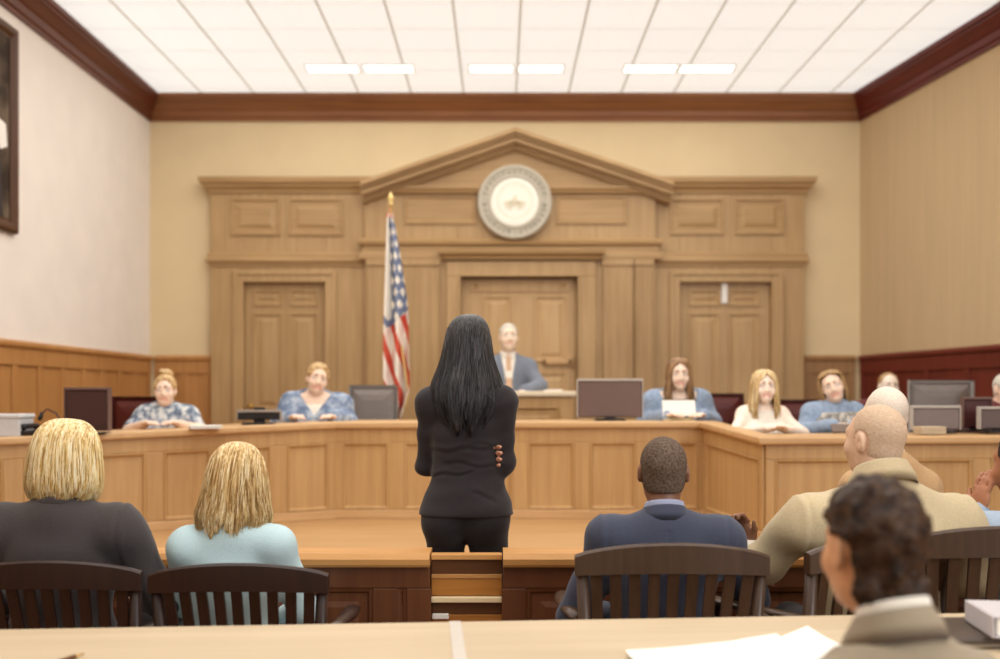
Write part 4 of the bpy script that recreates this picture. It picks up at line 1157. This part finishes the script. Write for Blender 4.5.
loft_hair(b2, [(.132,.004,.004,-.012),(.127,.036,.046,-.012),(.108,.066,.080,-.012),(.072,.090,.104,-.012),(.022,.104,.116,-.012),(-.03,.112,.118,-.012),(-.085,.122,.116,-.014),(-.135,.132,.116,-.018),(-.178,.118,.108,-.022)],
          BLN2, nstr=1500, seed=7, phimax=2.0, rad=.0008, zjit=.03, wave=.007, wavef=40)

# --- man in navy jacket
bm_ = person('dark skinned man with cropped hair seated in a navy jacket', ax(664,3.20), 3.20, az(438,3.20), 0, .0, sh=.192, bulk=1.06, shz=.025, head=(-.06,.0,.0), ER=(.325,.08,.20), WR=(.345,.19,.375),
    HR=dict(d=(-.3,.2,1), n=(-.8,-.6,0), side=(-.3,-1,0), curl=.95), EL=(-.31,.02,.15), skin=(132,92,70), h=.007)
jacket(bm_, 'suit_jacket', NAVY, .0065, .017, hem=-.09, seams=.205, sleeve=.60, seed=31, amp=.0045)
trousers(bm_, DARKP)
band(bm_, 'shirt_collar', cloth('collar_blue',(150,156,180),.03), .063, .061, .500, .550, .006, arc=PI*.9)
band(bm_, 'jacket_collar', NAVY, .070, .068, .490, .532, .022)
cap_hair(bm_, hairmat('hair_cropped', (112,96,84), (76,62,52), .9, .08, (150,150,150)), .0045, .0045, nape=-.070, disp=wob(5, 900, .0006, 9))

# --- broad man in khaki jacket
kh = person('broad bald man seated in a khaki jacket with his head turned left', ax(880,3.22), 3.22, az(405,3.22), 0, .10, sh=.250, bulk=1.20, headk=.95, shz=-.008, head=(.42,-.02,.02), EL=(-.345,.12,.24), WL=(-.30,.30,.17), ER=(.35,.06,.20),
    skin=(214,176,148), h=.007, hshift=(.012,0,-.015))
jacket(kh, 'suit_jacket', KHAKI, .0065, .018, hem=-.09, seams=.265, seed=41, amp=.010, freq=26)
trousers(kh, DARKP)
band(kh, 'jacket_collar', KHAKI, .078, .078, .505, .560, .026, tilt=.4)
cap_hair(kh, hairmat('hair_stubble', (204,178,152), (186,158,132), .8, .15, (140,140,140), (.3,.7)), .0025, .0055, nape=-.072, line=.03, front=.03, disp=wob(9, 800, .0009, 9))

# --- curly haired man in front
cu = person('dark curly haired man in a taupe jacket in the right foreground', ax(891,1.74), 1.74, az(488,1.74), 0, .34, headk=1.05, hshift=(-.004,.02,-.004), sh=.185, bulk=1.0, shz=-.03, head=(-.10,-.04,.03), EL=(-.25,.06,.17), ER=(.26,.05,.17),
    skin=(214,160,118), h=.006)
jacket(cu, 'suit_jacket', TAUPE, .0065, .016, hem=-.09, seams=.20, top=.485, seed=51, amp=.005)
trousers(cu, DARKP)
band(cu, 'shirt_collar', SHIRTW, .063, .061, .500, .556, .006, arc=PI*.92, tilt=.38)
band(cu, 'jacket_collar', TAUPE, .070, .068, .490, .538, .024, tilt=.38)
n1, n2 = wob(61, 150, .0050, 12), wob(62, 320, .0045, 12)
cap_hair(cu, hairmat('hair_curly', (74,52,36), (36,24,17), .55, .2, (50,50,50)), .0065, .0036, nape=-.118, front=.075, line=.052, temple=.018, ear=-.034, disp=lambda P: n1(P)-.6*np.abs(n2(P)), top=.008)

# --- man at the right edge, hand on cheek
rm = person('man at the right edge resting his cheek on his hand, in a pale blue shirt', ax(1034,3.32), 3.32, az(430,3.32), 0, .25, sh=.205, shz=.02, bulk=1.05, head=(.25,-.05,-.08), EL=(-.255,.16,.26), WL=(-.125,.13,.475),
    HL=dict(d=(.18,-.05,1), n=(1,.2,0), side=(.2,1,0), curl=.35), skin=(168,112,80), h=.007)
jacket(rm, 'shirt', BLUEG, .009, .014, hem=-.09, seed=55, amp=.005)
trousers(rm, DARKP)
band(rm, 'shirt_collar', BLUEG, .064, .062, .495, .540, .010)
cap_hair(rm, hairmat('hair_dark', (60,44,34), (28,20,16), .6, .3), .007, .006, disp=wob(6, 400, .002))
cf = bm_.U(.338,.150,.28); cg = bm_.U(.345,.190,.385)
m = MB(); m.tube([cf, (cf+cg)/2, cg], [.052,.050,.044], 20); m.build('shirt_cuff', SHIRTW, bm_.o, smooth=True)
wl = rm.U(-.125,.13,.475); m = MB(); d_ = rm.U(-.125,.13,.475)-rm.U(-.255,.16,.26); d_ = d_/np.linalg.norm(d_)
m.tube([wl-d_*.035, wl-d_*.012], [.034,.033], 20); m.build('wristwatch', STEEL, rm.o, smooth=True)

# --- pale bald man beyond the khaki jacket
pb = person('pale bald man seen over the head of the man in khaki', ax(889,4.30), 4.30, az(387,4.30), 0, .05, sh=.14, bulk=.86, shz=-.035, head=(.1,0,0), skin=(232,212,192), h=.008)
jacket(pb, 'suit_jacket', cloth('suit_tan',(186,150,108)), .010, .016, seed=66)
trousers(pb, DARKP)
cap_hair(pb, hairmat('hair_thin', (226,214,198), (214,198,180), .8, .1, (120,120,120)), .002, .007, nape=-.07, line=.0, front=.0)

# --- judge
jd = person('judge in a grey suit and pale tie behind the raised desk', ax(508,8.42), 8.42, az(324,8.42), .65, PI+.05, sh=.175, bulk=1.02, head=(.08,.0,0), ER=(.26,.12,.24), WR=(.12,.32,.20), EL=(-.26,.12,.24), WL=(-.12,.32,.20), skin=(240,214,190), h=.009, tuck=.31, headk=.95)
jacket(jd, 'suit_jacket', GREYS, .011, .020, seed=71, cutV=(.065,.14,.53))
jacket(jd, 'shirt', SHIRTW, .011, .010, seed=72, arms=False)
band(jd, 'shirt_collar', SHIRTW, .062, .062, .495, .540, .006, arc=PI*.97)
vs = [jd.U(x,y,z) for x,y,z in ((-.014,.088,.50),(.014,.088,.50),(.018,.098,.47),(-.018,.098,.47),(.030,.136,.16),(-.030,.136,.16),(0,.136,.12))]
m = MB(); m.add([tuple(v) for v in vs], [(0,1,2,3),(3,2,4,5),(5,4,6)]); m.build('necktie', cloth('tie_tan',(206,170,140)), jd.o)
trousers(jd, DARKP, .012)
cap_hair(jd, WHITEH, .006, .008, disp=wob(7, 300, .002))

# --- people seated behind the long bench
def desk_arms(s, dz, floor, spread=.10, ely=.15, wy=.34):
    r = (dz-floor)/s-.55
    return dict(EL=(-.215,ely,r-.02), WL=(-spread,wy,r+.024), ER=(.215,ely,r-.02), WR=(spread,wy,r+.024))
def juror(label, px, Y, py, dz, yaw=PI, **k):
    tz_ = az(py-3, Y); k.setdefault('headk', .82); k.setdefault('hshift', (0,0,-.055)); k.setdefault('shz', .028); k.setdefault('tuck', .31); s = (tz_-FZ)/(.55+.66+k['hshift'][2]+.118*k['headk'])
    a = desk_arms(s, dz, FZ, k.pop('spread',.10), k.pop('ely',.07), k.pop('wy',.27)); a.update({q: k.pop(q) for q in ('EL','WL','ER','WR') if q in k})
    k.setdefault('h', .0085)
    return person(label, ax(px, Y), Y, tz_, FZ, yaw, **a, **k)
GR = None
j1 = juror('woman with blonde hair tied up in a blue grey patterned blouse', 166, 6.50, 378, 1.155, PI+.22, fem=True, sh=.135, bulk=.98, head=(-.05,-.10,0), skin=(236,206,184))
jacket(j1, 'blouse', PAT1, .011, .014, seed=81, sleeve=.40); trousers(j1, JEAN, .013)
cap_hair(j1, ASH[0], .010, .007, nape=-.06, disp=wob(8, 200, .002))
bp = [ell((-.005,-.045,.135), (.042,.045,.036), .01), ell((.025,-.03,.145), (.028,.03,.026), .012), ell((-.03,-.05,.12), (.03,.03,.03), .01)]
iso_obj('hair_bun', xf(bp, j1.hc, j1.hk, j1.R), .007, ASH[0], j1.o, 0., (), wob(9, 220, .003))
j2 = juror('leaning person with short fair hair in a blue grey sweater', 316, 6.98, 366, 1.18, PI+.12, fem=True, sh=.160, bulk=1.04, head=(.22,-.10,-.20), skin=(238,206,182), lean=.08, spread=.13)
jacket(j2, 'sweater', PAT2, .011, .020, seed=82, amp=.007, cutV=(.10,.36,.50))
jacket(j2, 'undershirt', SHIRTW, .011, .007, top=.46, seed=83, arms=False, amp=0); trousers(j2, JEAN, .013)
cap_hair(j2, ASH[0], .012, .007, nape=-.06, disp=wob(10, 160, .004))
j3 = juror('woman with long light brown hair in a blue denim jacket holding papers', 677, 7.02, 362, 1.19, PI, fem=True, sh=.145, bulk=1.0, head=(0,-.08,0), skin=(240,212,190), lean=.06, spread=.11)
jacket(j3, 'denim_jacket', DENIM, .011, .020, seed=84, amp=.006, cutV=(.12,.05,.50))
jacket(j3, 'dark_top', cloth('top_taupe',(110,96,84)), .011, .009, top=.47, seed=85, arms=False, amp=.002); trousers(j3, DARKP, .013)
TL = [(.130,.004,.004,-.012),(.125,.040,.050,-.012),(.106,.070,.086,-.012),(.070,.090,.106,-.010),(.020,.098,.112,-.008),(-.04,.100,.110,-.004),(-.10,.108,.108,.0),(-.16,.116,.108,.004),(-.21,.110,.104,.006)]
loft_hair(j3, TL, BRN, nstr=260, seed=11, phimax=2.45, rad=.0028, zjit=.03, wave=.008)
j4 = juror('woman with long blonde hair in a white sleeveless top, arms folded on the bench', 763, 6.32, 374, 1.14, PI, fem=True, sh=.115, bulk=.84, head=(0,-.06,0), skin=(244,222,204), spread=.03, ely=.12, wy=.30)
jacket(j4, 'white_top', SHIRTW, .011, .009, top=.47, seed=86, arms=False, amp=.002); trousers(j4, JEAN, .013)
loft_hair(j4, TL[:-1]+[(-.19,.118,.106,.006),(-.25,.108,.10,.008)], [ASH[0],BLN2[0],BLN2[2]], nstr=260, seed=12, phimax=2.45, rad=.0028, zjit=.03, wave=.010)
j5 = juror('fair haired person in denim sleeves and grey plaid vest tilting the head', 834, 6.42, 374, 1.14, PI-.12, fem=True, sh=.130, bulk=.92, head=(-.15,-.05,.30), skin=(238,208,184), spread=.06)
jacket(j5, 'denim_shirt', DENIM, .011, .014, seed=87, amp=.005)
jacket(j5, 'plaid_vest', PLAID, .011, .024, hem=0., top=.46, seed=88, arms=False, amp=.006); trousers(j5, DARKP, .013)
loft_hair(j5, [(.130,.004,.004,-.012),(.125,.042,.052,-.012),(.106,.072,.088,-.012),(.070,.092,.108,-.012),(.020,.100,.114,-.012),(-.04,.100,.110,-.014),(-.10,.096,.104,-.016),(-.15,.09,.096,-.02)], ASH, nstr=220, seed=13, phimax=1.75, rad=.0028, zjit=.03, wave=.008)
j6 = juror('balding person with a fringe of fair hair far back near the right corner', 887, 7.5, 376, 1.02, PI, sh=.17, head=(0,-.05,0), skin=(236,216,196))
jacket(j6, 'dark_jacket', MARO, .012, .014, seed=91); trousers(j6, DARKP, .014)
cap_hair(j6, ASH[1], .006, .008, line=.03, front=.02, disp=wob(14, 260, .003))
j7 = juror('person in maroon cut off by the right edge behind the bench', 1003, 6.5, 377, 1.145, PI, sh=.17, head=(.1,-.05,0), skin=(236,200,176))
jacket(j7, 'maroon_jacket', MARO, .012, .016, seed=92); trousers(j7, DARKP, .014)
cap_hair(j7, WHITEH, .006, .008, line=.04, disp=wob(15, 260, .002))
# papers held by j3, tablet by j5
o = MB().box(-.11,.11,-.002,.002,-.055,.055).build('paper_sheet', PAPER); o.location = (ax(678,6.74), 6.705, az(408,6.72)); o.rotation_euler = (-.35,0,.0)
tag(o, 'white paper held up by the woman with light brown hair', 'paper')
t = thing('tablet_computer', 'dark tablet in front of the person in the plaid vest', 'tablet', (ax(846,5.95),5.90,1.142), .1)
m = MB(); m.box(-.10,.10,-.006,.006,.0,.055, Matrix.Rotation(-.6,4,'X')); m.build('tablet_body', plain('tablet_grey',(120,106,96),.4), t, bevel=.003)
m = MB(); m.box(-.09,.09,.006,.008,.006,.05, Matrix.Rotation(-.6,4,'X')); m.build('tablet_screen', BLKP, t)
# seats for those behind the bench
for G, lb in ((j1,'of the woman in the patterned blouse'),(j2,'of the leaning person in the blue grey sweater'),(j3,'of the woman in the denim jacket'),(j4,'of the woman in white'),(j5,'of the person in the plaid vest'),(j6,'of the balding person far back'),(j7,'of the person in maroon'),(jd,'of the judge')):
    c = copy_tree(mch); c['label'] = 'dark red leather chair '+lb
    L = G.o.location; yw_ = G.o.rotation_euler.z
    place(c, L.x+.06*math.sin(yw_), L.y-.06*math.cos(yw_), yw_, L.z, (.9,.9,.9*G.s)); c.scale.z = .82
# ------------------------------------------------------------ light
w_ = bpy.data.worlds.new('World'); bpy.context.scene.world = w_; w_.use_nodes = True
w_.node_tree.nodes['Background'].inputs[0].default_value = (1.0,.97,.93,1); w_.node_tree.nodes['Background'].inputs[1].default_value = .42
def area(nm, loc, rot, sx, sy, e, col):
    d = bpy.data.lights.new(nm, 'AREA'); d.shape = 'RECTANGLE'; d.size = sx; d.size_y = sy; d.energy = e; d.color = col
    o = bpy.data.objects.new(nm, d); C.objects.link(o); o.location = loc; o.rotation_euler = rot
    return o
area('ceiling_area_light', (0,5.2,4.40), (0,0,0), 5.5, 9.0, 240, (1,.98,.94))
a = area('window_light', (4.2,-1.6,3.0), (0,0,0), 1.6, 2.2, 190, (.94,.97,1.0))
a.rotation_euler = (Vector((-3.6,7.2,2.6))-a.location).to_track_quat('-Z','Y').to_euler()
# ------------------------------------------------------------ camera
cd = bpy.data.cameras.new('camera'); cam = bpy.data.objects.new('camera', cd); C.objects.link(cam)
cd.sensor_fit = 'HORIZONTAL'; cd.sensor_width = 36; cd.lens = 36; cd.shift_y = (HZ-329.5)/1000; cd.clip_start = .05
cam.location = (0,0,CAMZ); cam.rotation_euler = (PI/2,0,0)
cd.dof.use_dof = True; cd.dof.focus_distance = 3.6; cd.dof.aperture_fstop = 1.5
sc = bpy.context.scene; sc.camera = cam
sc.view_settings.view_transform = 'Standard'; sc.view_settings.look = 'None'; sc.view_settings.exposure = 0.
